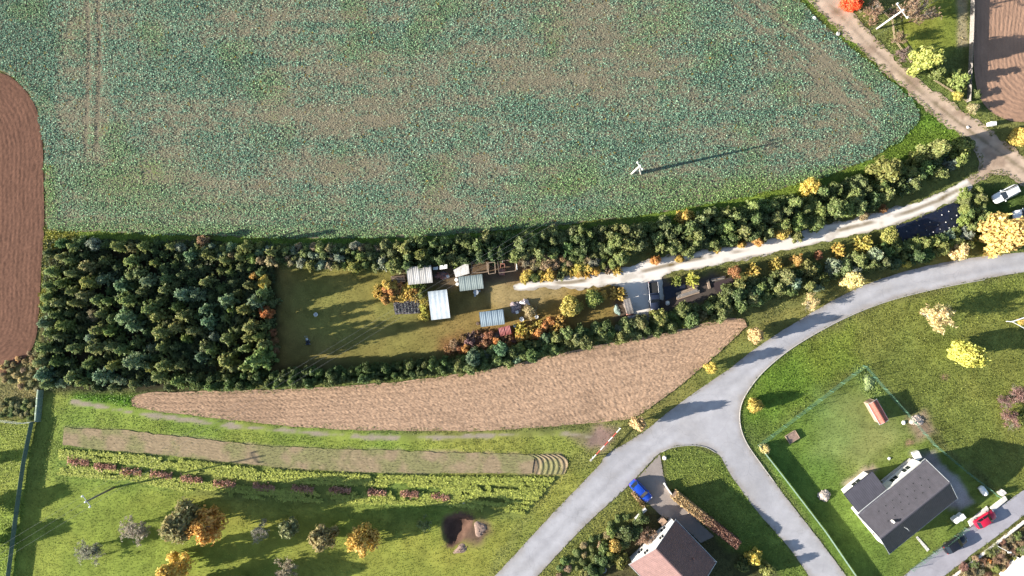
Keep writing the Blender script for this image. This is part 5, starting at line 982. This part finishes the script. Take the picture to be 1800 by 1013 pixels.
def window(root, wall, c, t, nrm, w, h, frame=None, fm=None):
    """window in a wall: centre c, wall direction t, outward normal nrm"""
    c, t, nrm = Vector(c), Vector(t), Vector(nrm); up = Vector((0, 0, 1)); fm = fm or M['whitepaint']
    def slab_(x0, x1, z0, z1, d0, d1, nm, mat, par):
        pts = [c + t * x + up * z + nrm * d for d in (d0, d1) for x, z in ((x0, z0), (x1, z0), (x1, z1), (x0, z1))]
        return MB().add(pts, [(0, 1, 2, 3), (7, 6, 5, 4), (0, 4, 5, 1), (1, 5, 6, 2), (2, 6, 7, 3), (3, 7, 4, 0)]).build(nm, mat, par)
    f = slab_(-w / 2, w / 2, -h / 2, h / 2, .0, .05, 'window', fm, root); slab_(-w / 2 + .07, -.03, -h / 2 + .07, h / 2 - .07, .052, .06, 'pane', M['glass'], f); slab_(.03, w / 2 - .07, -h / 2 + .07, h / 2 - .07, .052, .06, 'pane', M['glass'], f); slab_(-w / 2 - .08, w / 2 + .08, -h / 2 - .06, -h / 2 - .01, .0, .16, 'sill', M['paleconcrete'], f)
def gable_house(name, label, eA, eB, eC, ze, zr, mat, wallmat, over=.45, gover=.35):
    """eA, eB: the eave corners of the visible gable, eC: the eave corner behind eB (photo pixels at eave height)"""
    A_, B_, C_ = G(*eA, ze), G(*eB, ze), G(*eC, ze); u = (B_ - A_); W = u.length; u.normalize(); v = (C_ - B_); v -= u * v.dot(u); Ln = v.length; v.normalize()
    root = thing(name, label, 'house', (A_.x, A_.y, 0), math.atan2(u.y, u.x)); sgn = 1 if u.cross(v).z > 0 else -1; s = sgn
    loc = lambda x, y, z: (x, s * y, z)       # x along the gable, y along the ridge
    b = MB(); x0, x1, y0, y1 = over, W - over, gover, Ln - gover; zg = zr - .12; ei = ze + (zr - ze) * over / (W / 2) - .1
    P = [loc(x0, y0, -.1), loc(x1, y0, -.1), loc(x1, y1, -.1), loc(x0, y1, -.1), loc(x0, y0, ei), loc(x1, y0, ei), loc(x1, y1, ei), loc(x0, y1, ei), loc(W / 2, y0, zg), loc(W / 2, y1, zg)]
    b.add(P, [(0, 1, 5, 8, 4), (1, 2, 6, 5), (2, 3, 7, 9, 6), (3, 0, 4, 7), (4, 8, 9, 7), (8, 5, 6, 9)]); wall = b.build('wall', wallmat, root)
    rl = tiled('roof_slope', [loc(0, 0, ze), loc(0, Ln, ze), loc(W / 2, Ln, zr), loc(W / 2, 0, zr)], mat, root); rr = tiled('roof_slope', [loc(W, 0, ze), loc(W, Ln, ze), loc(W / 2, Ln, zr), loc(W / 2, 0, zr)], mat, root)
    cap = MB(); n = int(Ln / .42)
    me = MB().add([(-.17, -.21, -.1), (-.09, -.21, .03), (.09, -.21, .03), (.17, -.21, -.1), (-.17, .2, -.1), (-.09, .2, .045), (.09, .2, .045), (.17, .2, -.1)], [(0, 1, 5, 4), (1, 2, 6, 5), (2, 3, 7, 6), (0, 3, 2, 1), (4, 5, 6, 7)]).mesh('ridge_tile')
    for k in range(n): obj('ridge_tile', me, mat, root, loc(W / 2, (k + .5) * Ln / n, zr + .06))
    for x in (-.07, W + .07): 
        q = MB(); q.tube(loc(x, -.02, ze - .1), loc(x, Ln + .02, ze - .1), .065, None, 8); q.build('gutter', M['galv'], root)
    for y in (.02, Ln - .02):
        for xx, dx in ((0, W / 2), (W, W / 2)):
            q = MB(); q.tube(loc(xx, y, ze + .04), loc(dx, y, zr + .04), .05, None, 4); q.build('verge_board', M['galv'], root)
    return root, wall, W, Ln, loc, s
M['pinktile'] = pmat('pinkish_roof_tiles', (.15, .092, .09), .7, .14, 1.2, spec=.3); M['greytile'] = pmat('charcoal_roof_tiles', (.060, .057, .070), .55, .16, 1.2, spec=.4); M['greytile2'] = pmat('dark_profiled_roof', (.040, .039, .052), .55, .16, 1.2, spec=.4)
r, wall, W, Ln, loc, s = gable_house('house', 'house with pinkish tiled gable roof and white gable wall at the bottom edge', (1106,992), (1187,914), (1258,990), 2.9, 5.8, M['pinktile'], M['whitewall'])
for x in (W * .33, W * .66): window(r, wall, loc(x, .35, 3.3), (1, 0, 0), (0, -s, 0), 1.1, 1.2)
for x in (W * .25, W * .75): window(r, wall, loc(x, .35, 1.4), (1, 0, 0), (0, -s, 0), 1.2, 1.2)
MB().lathe([(.09, 0), (.09, .4), (.14, .42), (.14, .5)], 10).build('roof_vent', M['rust'], r, loc(W * .8, Ln * .62, 4.0))
q = MB(); q.tube(loc(W * .97, Ln * .93, 2.7), loc(W * 1.02, Ln * .97, 3.6), .03, None, 5); q.box(-.0, .01, 0, .01, 0, .01); q.build('antenna', M['whitepaint'], r)
# the charcoal-roofed house: gable seen from its left end
r, wall, W, Ln, loc, s = gable_house('house', 'house with charcoal tiled roof in the fenced garden', (1507,905), (1563,974), (1683,876), 3.9, 6.1, M['greytile'], M['whitewall'], .6, .6)
for y in (Ln * .62, Ln * .80): window(r, wall, loc(.6, y, 1.5), (0, 1, 0), (-1, 0, 0), 1.6, 1.3)
for x in (W * .3, W * .68): window(r, wall, loc(x, .6, 1.5), (1, 0, 0), (0, -s, 0), 1.2, 1.2)
# wing
a, b_, c, d = G(1482.6,868.6,2.4), G(1533,828,2.4), G(1562,865,2.9), G(1509,902,2.9); o = Vector((r.location.x, r.location.y, 0)); inv = Matrix.Rotation(-r.rotation_euler.z, 3, 'Z'); lp = [inv @ (q - o) for q in (a, b_, c, d)]
tiled('wing_roof', lp, M['greytile2'], r, .34, .34, .1, .018)
cw = sum(lp, Vector()) / 4; pts = [cw + (q - cw) * .80 for q in lp]; MB().add([(q.x, q.y, -.1) for q in pts] + [(q.x, q.y, q.z - .12) for q in pts], [(0, 1, 5, 4), (1, 2, 6, 5), (2, 3, 7, 6), (3, 0, 4, 7), (4, 5, 6, 7)]).build('wing_wall', M['whitewall'], r)
t_ = (pts[1] - pts[0]); t_.z = 0; t_.normalize(); nn = Vector((-t_.y, t_.x, 0)); nn = nn if nn.dot(pts[0] - cw) > 0 else -nn; mid = (pts[0] + pts[1]) / 2; window(r, None, (mid.x, mid.y, 1.4), t_, nn, 1.8, 1.2)
ch = MB(); ch.box(-.16, .16, -.16, .16, 0, 1.1, .03); ch.build('chimney', M['whitewall'], r, loc(W * .40, Ln * .235, 5.3))
an = MB(); an.tube((0, 0, 0), (0, 0, 1.7), .03, None, 5); an.tube((-.4, 0, 1.5), (.4, 0, 1.5), .02, None, 4); an.tube((-.3, 0, 1.65), (.3, 0, 1.65), .02, None, 4); an.build('antenna', M['galv'], r, loc(W * .66, Ln * .30, 4.95))
for i in range(3):
    for k in range(7): obj('snow_guard', bpy.data.meshes.get('snow_guard_m') or MB().box(-.06, .06, -.05, .05, 0, .1, .01).mesh('snow_guard_m'), M['rubber'], r, loc(W * (.16 + .1 * i), Ln * (.2 + .1 * k + .05 * (i % 2)), 3.9 + 2.2 * 2 * (.16 + .1 * i) + .03))
# terrace walls and slabs at the back of the house
def slab_thing(label, pts, z, t, mat, cat, name):
    P = [G(x, y, z) for x, y in pts]; c = sum(P, Vector()) / len(P); o = Vector((c.x, c.y, 0)); return tag(MB().slab([p - o for p in P], t).build(name, mat, None, (c.x, c.y, 0)), label, cat)
slab_thing('pale concrete terrace along the back wall of the charcoal-roofed house', [(1549,846),(1600,806),(1613,817),(1566,855)], .3, .35, M['concrete'], 'terrace', 'terrace'); slab_thing('pale concrete step block at the terrace corner', [(1605,797),(1615,793),(1621,805),(1612,812)], .6, .65, M['whitewall'], 'steps', 'concrete_block')
slab_thing('concrete step slab at the lane edge above the red car', [(1702,917),(1735,890),(1740,898),(1706,926)], .12, .2, M['paleconcrete'], 'paving', 'concrete_slab'); slab_thing('long concrete kerb wall at the lane edge right of the red car', [(1742,893),(1768,873),(1771,879),(1746,899)], .35, .4, M['paleconcrete'], 'wall', 'low_wall'); slab_thing('square concrete gatepost cap at the fence end by the lane', [(1758,868),(1765,862),(1770,867),(1763,873)], .9, .95, M['paleconcrete'], 'gatepost', 'gatepost')
slab_thing('paved strip path from the grey-roofed house to the lane', [(1610,945),(1613,943),(1634,966),(1630,970)], .03, .06, M['paleconcrete'], 'path', 'garden_path')
def bin_(label, px, py, w, d, h, rz, mat, name='utility_box', cat='box'):
    p = G(px, py, h); root = thing(name, label, cat, (p.x, p.y, 0), rz); MB().box(-w / 2, w / 2, -d / 2, d / 2, 0, h, .04).build('body', mat, root); MB().box(-w / 2 - .03, w / 2 + .03, -d / 2 - .03, d / 2 + .03, h + .002, h + .05, .02).build('lid', mat, root); MB().box(-w * .2, w * .2, -d / 2 - .06, -d / 2 - .032, h * .7, h * .76).build('handle', M['galv'], root); return root
bin_('white utility box beside the lane, left of two', 1683, 915, .95, .8, 1.1, .65, M['whitepaint']); bin_('white utility box beside the lane, right of two', 1692, 910, .95, .8, 1.1, .65, M['whitepaint']); bin_('white meter box on the verge at the dirt road crossing', 1747, 217, .9, .6, 1.2, .0, M['whitepaint']); bin_('brown wooden box against the white gable wall', 1165, 917, 1.1, 1.0, .9, .78, pmat('tan_box', (.33, .22, .15), .8, .2, 3), 'wooden_box')
def tank():
    p = G(1729, 863, .8); root = thing('gas_tank', 'white horizontal gas tank beside the east fence', 'tank', (p.x, p.y, 0), -.95); b = MB(); b.lathe([(.05, -.95), (.35, -.85), (.5, -.62), (.52, 0), (.5, .62), (.35, .85), (.05, .95)], 18); o = b.build('vessel', M['whitepaint'], root, (0, 0, .72), 0, True); o.rotation_euler = (0, math.pi / 2, 0)
    for x in (-.5, .5): MB().box(x - .08, x + .08, -.35, .35, 0, .32).build('saddle', M['concrete'], root)
    MB().lathe([(.14, 1.2), (.14, 1.33), (.1, 1.36)], 10).build('valve_dome', M['whitepaint'], root)
tank()
# red-roofed garden shed
r, wall, W, Ln, loc, s = gable_house('garden_shed', 'small garden shed with red tiled roof in the fenced garden', (1526.5,710), (1540.5,702), (1572.5,732.5), 1.95, 2.1, M['brickred'], M['wood'], .15, .12); r['category'] = 'shed'
MB().box(.5, 1.1, -.02, .02, 0, 1.6).build('door', M['darkwood'], r, loc(0, .1, 0))
# raised bed
p = G(1392, 768); root = thing('raised_bed', 'small wooden raised bed on the fenced lawn', 'planter', (p.x, p.y, 0), .55)
for sx in (-1, 1): MB().box(sx * 1.0 - .05, sx * 1.0 + .05, -.8, .8, 0, .35, .01).build('side_board', M['wood'], root); MB().box(-.948, .948, sx * .75 - .05, sx * .75 + .05, 0, .34, .01).build('end_board', M['wood'], root)
MB().box(-.94, .94, -.69, .69, 0, .25).build('soil', M['earth2'], root)
# white-edged building corner at the bottom right
slab_thing('white flat roof corner at the bottom right edge', [(1766,1016),(1800,978),(1860,1030),(1810,1080)], 2.6, .3, M['whitepaint'], 'roof', 'flat_roof'); 
P = [G(x, y, 2.28) for x, y in [(1772,1018),(1801,986),(1850,1030),(1810,1072)]]; c = sum(P, Vector()) / 4; tag(MB().slab([q - Vector((c.x, c.y, 0)) for q in P], 2.3).build('building_wall', M['whitewall'], None, (c.x, c.y, 0)), 'white rendered wall under the flat roof corner, bottom right', 'wall')
# low white wall along the lane
a, b_ = G(1675,1013), G(1806,911); d = b_ - a; root = thing('low_wall', 'long low white kerb wall along the lower side of the lane', 'wall', (a.x, a.y, 0), math.atan2(d.y, d.x)); n = 12
for k in range(-2, n): MB().box(k * d.length / n + .008, (k + 1) * d.length / n - .008, -.13, .13, -.05, .45, .02).build('wall_block', M['paleconcrete'], root)
# clipped tan hedge by the pink-roofed house: a dense box of dry leaves
def boxhedge(label, pa, pb, w, h, col, n):
    a, b_ = G(*pa, h), G(*pb, h); d = b_ - a; L = d.length; root = thing('clipped_hedge', label, 'hedge', (a.x, a.y, 0), math.atan2(d.y, d.x)); P = np.stack([R.uniform(0, L, n), R.uniform(-w / 2, w / 2, n), R.uniform(.05, h, n)], 1)
    top = R.random(n) < .5; P[top, 2] = h + R.normal(0, .05, top.sum()); side = ~top; P[side, 1] = np.sign(P[side, 1]) * w / 2 + R.normal(0, .06, side.sum())
    V, F = leafquads(P, R.uniform(.1, .24, n), .3); f = smooth(.3, .6, P[:, 0] / L + R.normal(0, .12, n))[:, None]; C = (np.array(A(206, 176, 128)) * (1 - f) + np.array(A(*col)) * f) * R.uniform(1.0, 1.9, (n, 1))
    obj('foliage', fastmesh('foliage', V, F, np.repeat(C, 4, 0)), M['plants'], root); MB().box(.1, L - .1, -w * .4, w * .4, -.05, h - .1).build('twig_core', M['darkwood'], root)
boxhedge('clipped tan and reddish hedge along the pink-roofed house courtyard', (1187,872), (1299,960), 1.4, 2.5, (150,112,96), 7000)
boxhedge('short brown hedge beside the bonnet of the blue car', (1113,866), (1134,892), .6, .9, (130,110,70), 700)
# ------------------------------------------------------------------ fences
def fence(label, pts, h, mode, step=2.5, name='fence', mat='fencegreen'):
    P = [G(x, y) for x, y in pts]; root = thing(name, label, 'fence', (P[0].x, P[0].y, 0)); o = Vector((P[0].x, P[0].y, 0)); pm = None; cache = {}
    for a, b_ in zip(P, P[1:]):
        d = b_ - a; L = d.length; n = max(1, round(L / step)); ang = math.atan2(d.y, d.x); sl = L / n
        for k in range(n + 1):
            if k == n and b_ is not P[-1]: continue
            q = a.lerp(b_, k / n) - o
            if pm is None: pm = MB().box(-.035, .035, -.035, .035, -.1, h + .06, .012).mesh('post')
            obj('post', pm, M['wood'] if mode == 'rail' else M[mat], root, q, ang)
        key = round(sl, 2)
        if key not in cache:
            m = MB()
            if mode == 'mesh':
                for z in np.linspace(.08, h, 7): m.box(.04, sl - .04, -.006, .006, z - .007, z + .007)
                for x in np.arange(.12, sl - .06, .18): m.box(x - .005, x + .005, -.011, -.007, .05, h + .02)
            elif mode == 'screen': m.box(.04, sl - .04, -.012, .012, .06, h)
            elif mode == 'rail':
                for z in (h * .45, h): m.box(-.02, sl + .02, -.06, -.036, z - .07, z + .03)
            elif mode == 'board':
                m.box(.02, sl - .02, -.015, .015, .03, h, .004)
            cache[key] = m.mesh({'mesh': 'wire_panel', 'screen': 'screen_panel', 'rail': 'rail', 'board': 'board'}[mode])
        for k in range(n): obj(cache[key].name.split('.')[0], cache[key], M['wood'] if mode == 'rail' else M[mat], root, a.lerp(b_, k / n) - o, ang)
    return root
M['screen'] = pmat('green_screen_net', (.10, .15, .125), .8, .2, 2)
fence('green wire fence along the upper left side of the fenced garden', [(1332,782),(1400,731),(1517,643)], 1.5, 'mesh'); fence('green wire fence along the right side of the fenced garden', [(1517,643),(1570,703),(1640,782),(1700,832),(1752,872)], 1.5, 'mesh')
fence('green screened fence between branch road and garden', [(1332,782),(1385,850),(1450,935),(1500,1008),(1530,1050)], 1.25, 'screen', mat='screen'); fence('green wire fence along the lane in front of the grey-roofed house', [(1600,1000),(1660,955),(1696,928)], 1.2, 'mesh')
fence('pale green net fence between left meadow and orchard lawn', [(60,741),(45,815),(33,900),(22,985),(12,1060)], 1.2, 'screen', mat='screen'); fence('thin net fence along the top of the left meadow', [(-60,733),(0,738),(40,743),(60,741)], 1.4, 'mesh', mat='galv')
def hoop_tunnel():
    a, b_ = G(72,685), G(67,740); d = b_ - a; root = thing('net_tunnel', 'pale green netting tunnel below the plantation corner', 'netting', (a.x, a.y, 0), math.atan2(d.y, d.x)); L = d.length
    V = []; F = []
    for i in range(9):
        for k in range(9):
            t = math.pi * k / 8; V.append((L * i / 8, -.5 * math.cos(t), .75 * math.sin(t) + .03 * math.sin(i * 2.1 + k)))
    for i in range(8):
        for k in range(8): F.append((i * 9 + k, i * 9 + k + 1, (i + 1) * 9 + k + 1, (i + 1) * 9 + k))
    MB().add(V, F).build('net', pmat('pale_green_net', (.13, .18, .13), .85, .35, 3, streak=(.5, 5, 1)), root, smooth_=True)
    for i in range(0, 9, 2):
        h = MB()
        for k in range(8): h.tube(tuple(np.array(V[i * 9 + k]) * (1, 1.03, 1.03)), tuple(np.array(V[i * 9 + k + 1]) * (1, 1.03, 1.03)), .02, None, 4)
        h.build('hoop', M['galv'], root)
hoop_tunnel()
fence('pale timber rail fence with a bend below the power pole', [(1543,14),(1567,36),(1571,70),(1586,92),(1600,110)], .55, 'rail', 2.0); fence('pale timber rail along the dirt road at the plot corner', [(1641,142),(1670,160),(1697,178)], .55, 'rail', 2.0); fence('pale timber rail in front of the fiery red shrub', [(1470,-12),(1490,8),(1512,22)], .55, 'rail', 2.0)
fence('tall pale fence of wide boards between plot and ploughland', [(1707,-60),(1705,40),(1703,100),(1699,180)], 1.15, 'board', 2.0, mat='greyboard')
# ------------------------------------------------------------------ power line
def insulator(root, q, rz=0.):
    MB().lathe([(.05, 0), (.16, .05), (.16, .12), (.06, .16), (.14, .2), (.14, .27), (.05, .32)], 10).build('insulator', M['whitepaint'], root, q)
def pole(label, base, top, arm_dir, strut=None, mat='paleconcrete', arm=1.5):
    b0 = G(*base); hh = 8.0; root = thing('power_pole', label, 'pole', (b0.x, b0.y, 0)); p = MB(); p.tube((0, 0, -.3), (0, 0, hh), .19, .12, 12); p.build('shaft', M[mat], root, smooth_=True)
    ad = Vector(arm_dir).normalized(); ca = MB(); 
    q0, q1 = -ad * arm, ad * arm; ca.tube((q0.x, q0.y, hh - .25), (q1.x, q1.y, hh - .25), .07, None, 6); ca.build('crossarm', M['galv'], root)
    tips = []
    for t in (-1, 0, 1):
        q = ad * arm * .93 * t; z = hh - .18 if t else hh + .01; insulator(root, (q.x, q.y, z)); tips.append(Vector((b0.x + q.x, b0.y + q.y, z + .34)))
    if strut:
        s0 = G(*strut) - b0; st = MB(); st.tube((s0.x, s0.y, -.2), (0.05, 0, hh - .9), .16, .12, 8); st.build('strut', M[mat], root)
        for f in (.45,): 
            m_ = MB(); m_.tube((s0.x * (1 - f), s0.y * (1 - f), f * (hh - .9)), (0, 0, f * (hh - .9)), .06, None, 5); m_.build('brace', M['galv'], root)
    return tips
perp = (G(145, 872) - G(160, 893)); perp.z = 0
M['oldpole'] = pmat('dark_timber_pole', (.16, .14, .12), .9, .25, 3)
t0 = pole('dark timber power pole with three white insulators in the orchard', (201,857), None, perp, None, 'oldpole', 1.15); t1 = pole('pale concrete power pole with strut standing in the crop field', (1110,306), None, perp, (1127,306), 'paleconcrete', .75); t2 = pole('thick pale concrete power pole with ringed insulators beside the dirt road', (1541,51), None, perp, None, 'paleconcrete', 1.5)
M['wire'] = pmat('aluminium_cable', (.2, .2, .2), .6, .1, 2)
def span(A3, B3, where):
    for k, (a, b_) in enumerate(zip(A3, B3)):
        n = 22; pts = []
        for i in range(n + 1):
            t = i / n; q = a.lerp(b_, t); q.z -= 4 * t * (1 - t) * min(1.2, (b_ - a).length * .011); pts.append(q)
        m = MB()
        for i in range(n): m.tube(pts[i], pts[i + 1], .009, None, 3)
        tag(m.build('power_cable', M['wire']), f"thin overhead cable {where}, {['upper', 'middle', 'lower'][k]} of three", 'cable', 'overhead cables')
dirv = (G(1110, 306) - G(201, 857)).normalized(); dir2 = (G(1541, 51) - G(1110, 306)).normalized()
span([t - dirv * 45 for t in t0], t0, 'left of the orchard pole'); span(t0, t1, 'from orchard pole to field pole'); span(t1, t2, 'from field pole to dirt road pole'); span(t2, [t + dir2 * 50 for t in t2], 'beyond the dirt road pole')
# ------------------------------------------------------------------ roadside things
def barrier():
    a, b_ = G(1041,807,1.0), G(1091,753,1.0); d = b_ - a; L = d.length; root = thing('barrier', 'red and white striped barrier pole across the footpath', 'barrier', (a.x, a.y, 0), math.atan2(d.y, d.x)); rd = pmat('barrier_red', (.48, .07, .06), .5, .15, 2); n = 7
    for k in range(n): MB().tube((k * L / n + .003, 0, 1.0), ((k + 1) * L / n - .003, 0, 1.0), .085, None, 8).build('red_stripe' if k % 2 else 'white_stripe', rd if k % 2 else M['whitepaint'], root)
    for x in (.25, L - .2): MB().box(x - .06, x + .06, -.06, .06, -.1, .90).build('post', M['galv'], root)
    MB().box(-.5, -.02, -.14, .14, .85, 1.1, .03).build('counterweight', M['concrete'], root)
barrier()
def lamp(label, base, arm, h):
    b0 = G(*base); t = G(*arm, h) - b0; root = thing('lamp_post', label, 'lamp', (b0.x, b0.y, 0)); MB().tube((0, 0, -.1), (0, 0, h), .07, .05, 8).build('shaft', M['galv'], root); MB().tube((0, 0, h), (t.x * .15, t.y * .15, h + .1), .04, None, 6).build('arm', M['galv'], root); MB().box(-.3, .3, -.13, .13, h + .08, h + .18, .03).build('lamp_head', M['whitepaint'], root, (t.x * .15, t.y * .15, 0))
lamp('slim white lamp post behind the white kerb wall, bottom right', (1748,957), (1772,970), 3.6)
def goal():
    a = G(1769,565); root = thing('pergola', 'white metal frame at the right edge of the meadow', 'frame', (a.x, a.y, 0), .32); 
    for nm, p, q, r_ in (('rail', (0, 0, 1.4), (4.2, 0, 1.4), .11), ('rail', (0, 0, 1.42), (3.0, -3.2, 1.42), .05), ('post', (0, 0, -.1), (0, 0, 1.4), .06), ('post', (4.2, 0, -.1), (4.2, 0, 1.4), .06), ('post', (3.0, -3.2, -.1), (3.0, -3.2, 1.4), .06)): MB().tube(p, q, r_, None, 8).build(nm, M['whitepaint'], root)
goal()
tree(1795, 566, 7, 'bush', 'gold', 'small golden shrub inside the white frame at the right edge', 'shrub')
def stone(label, px, py, s, mat):
    p = G(px, py); b = MB(); b.lathe([(.6, 0), (1, .2), (.9, .5), (.5, .75)], 9); g = np.random.default_rng(int(px * 3)); V = np.array(b.v) * s * (1 + g.normal(0, .12, (len(b.v), 1))); b.v = [tuple(v) for v in V]; tag(b.build('boulder', mat, None, (p.x, p.y, -.05), g.uniform(0, 6)), label, 'stone')
stone('white boulder between crop field and dirt road near the top', 1431, 32, .36, M['whitepaint']); stone('tan boulder on the verge below the white one', 1473, 60, .4, M['concrete']); stone('pale stone on the dirt road near the hedgerow end', 1701, 224, .28, M['paleconcrete']); stone('white stone beside the red-roofed garden shed', 1588, 743, .35, M['whitepaint']); stone('small white block on the lawn behind the house', 1563, 806, .25, M['whitepaint']); stone('white stone at the edge of the green band', 815, 885, .25, M['whitepaint']); stone('small white stone left of the other in the green band', 750, 883, .16, M['whitepaint']); stone('pale blocks at the tip of the grass island', 1168, 805, .4, M['paleconcrete'])
a, b_ = G(1167,850), G(1179,867); d = b_ - a; root = thing('gate_wall', 'short white gate wall at the courtyard entrance', 'wall', (a.x, a.y, 0), math.atan2(d.y, d.x)); MB().box(0, d.length, -.1, .1, 0, .9, .02).build('wall_block', M['whitewall'], root); MB().box(-.2, .0 - .004, -.16, .16, 0, 1.1, .03).build('pillar', M['whitewall'], root)
a, b_ = G(1116,912), G(1135,893); d = b_ - a; root = thing('garden_wall', 'low pale stone wall below the blue car', 'wall', (a.x, a.y, 0), math.atan2(d.y, d.x))
for k in range(5): MB().box(k * d.length / 5 + .01, (k + 1) * d.length / 5 - .01, -.22, .22, -.05, .7 + R.normal(0, .04), .03).build('stone_block', M['paleconcrete'], root)
p = G(1060,1001); h = MB()
for k in range(20):
    t0_, t1_ = 2 * math.pi * k / 20, 2 * math.pi * (k + 1) / 20; h.tube((.5 * math.cos(t0_), .5 * math.sin(t0_), 0), (.5 * math.cos(t1_), .5 * math.sin(t1_), 0), .05, None, 5)
tag(h.build('hoop', M['galv'], None, (p.x, p.y, .35)), 'grey metal hoop in the shaded garden left of the pink-roofed house', 'hoop')
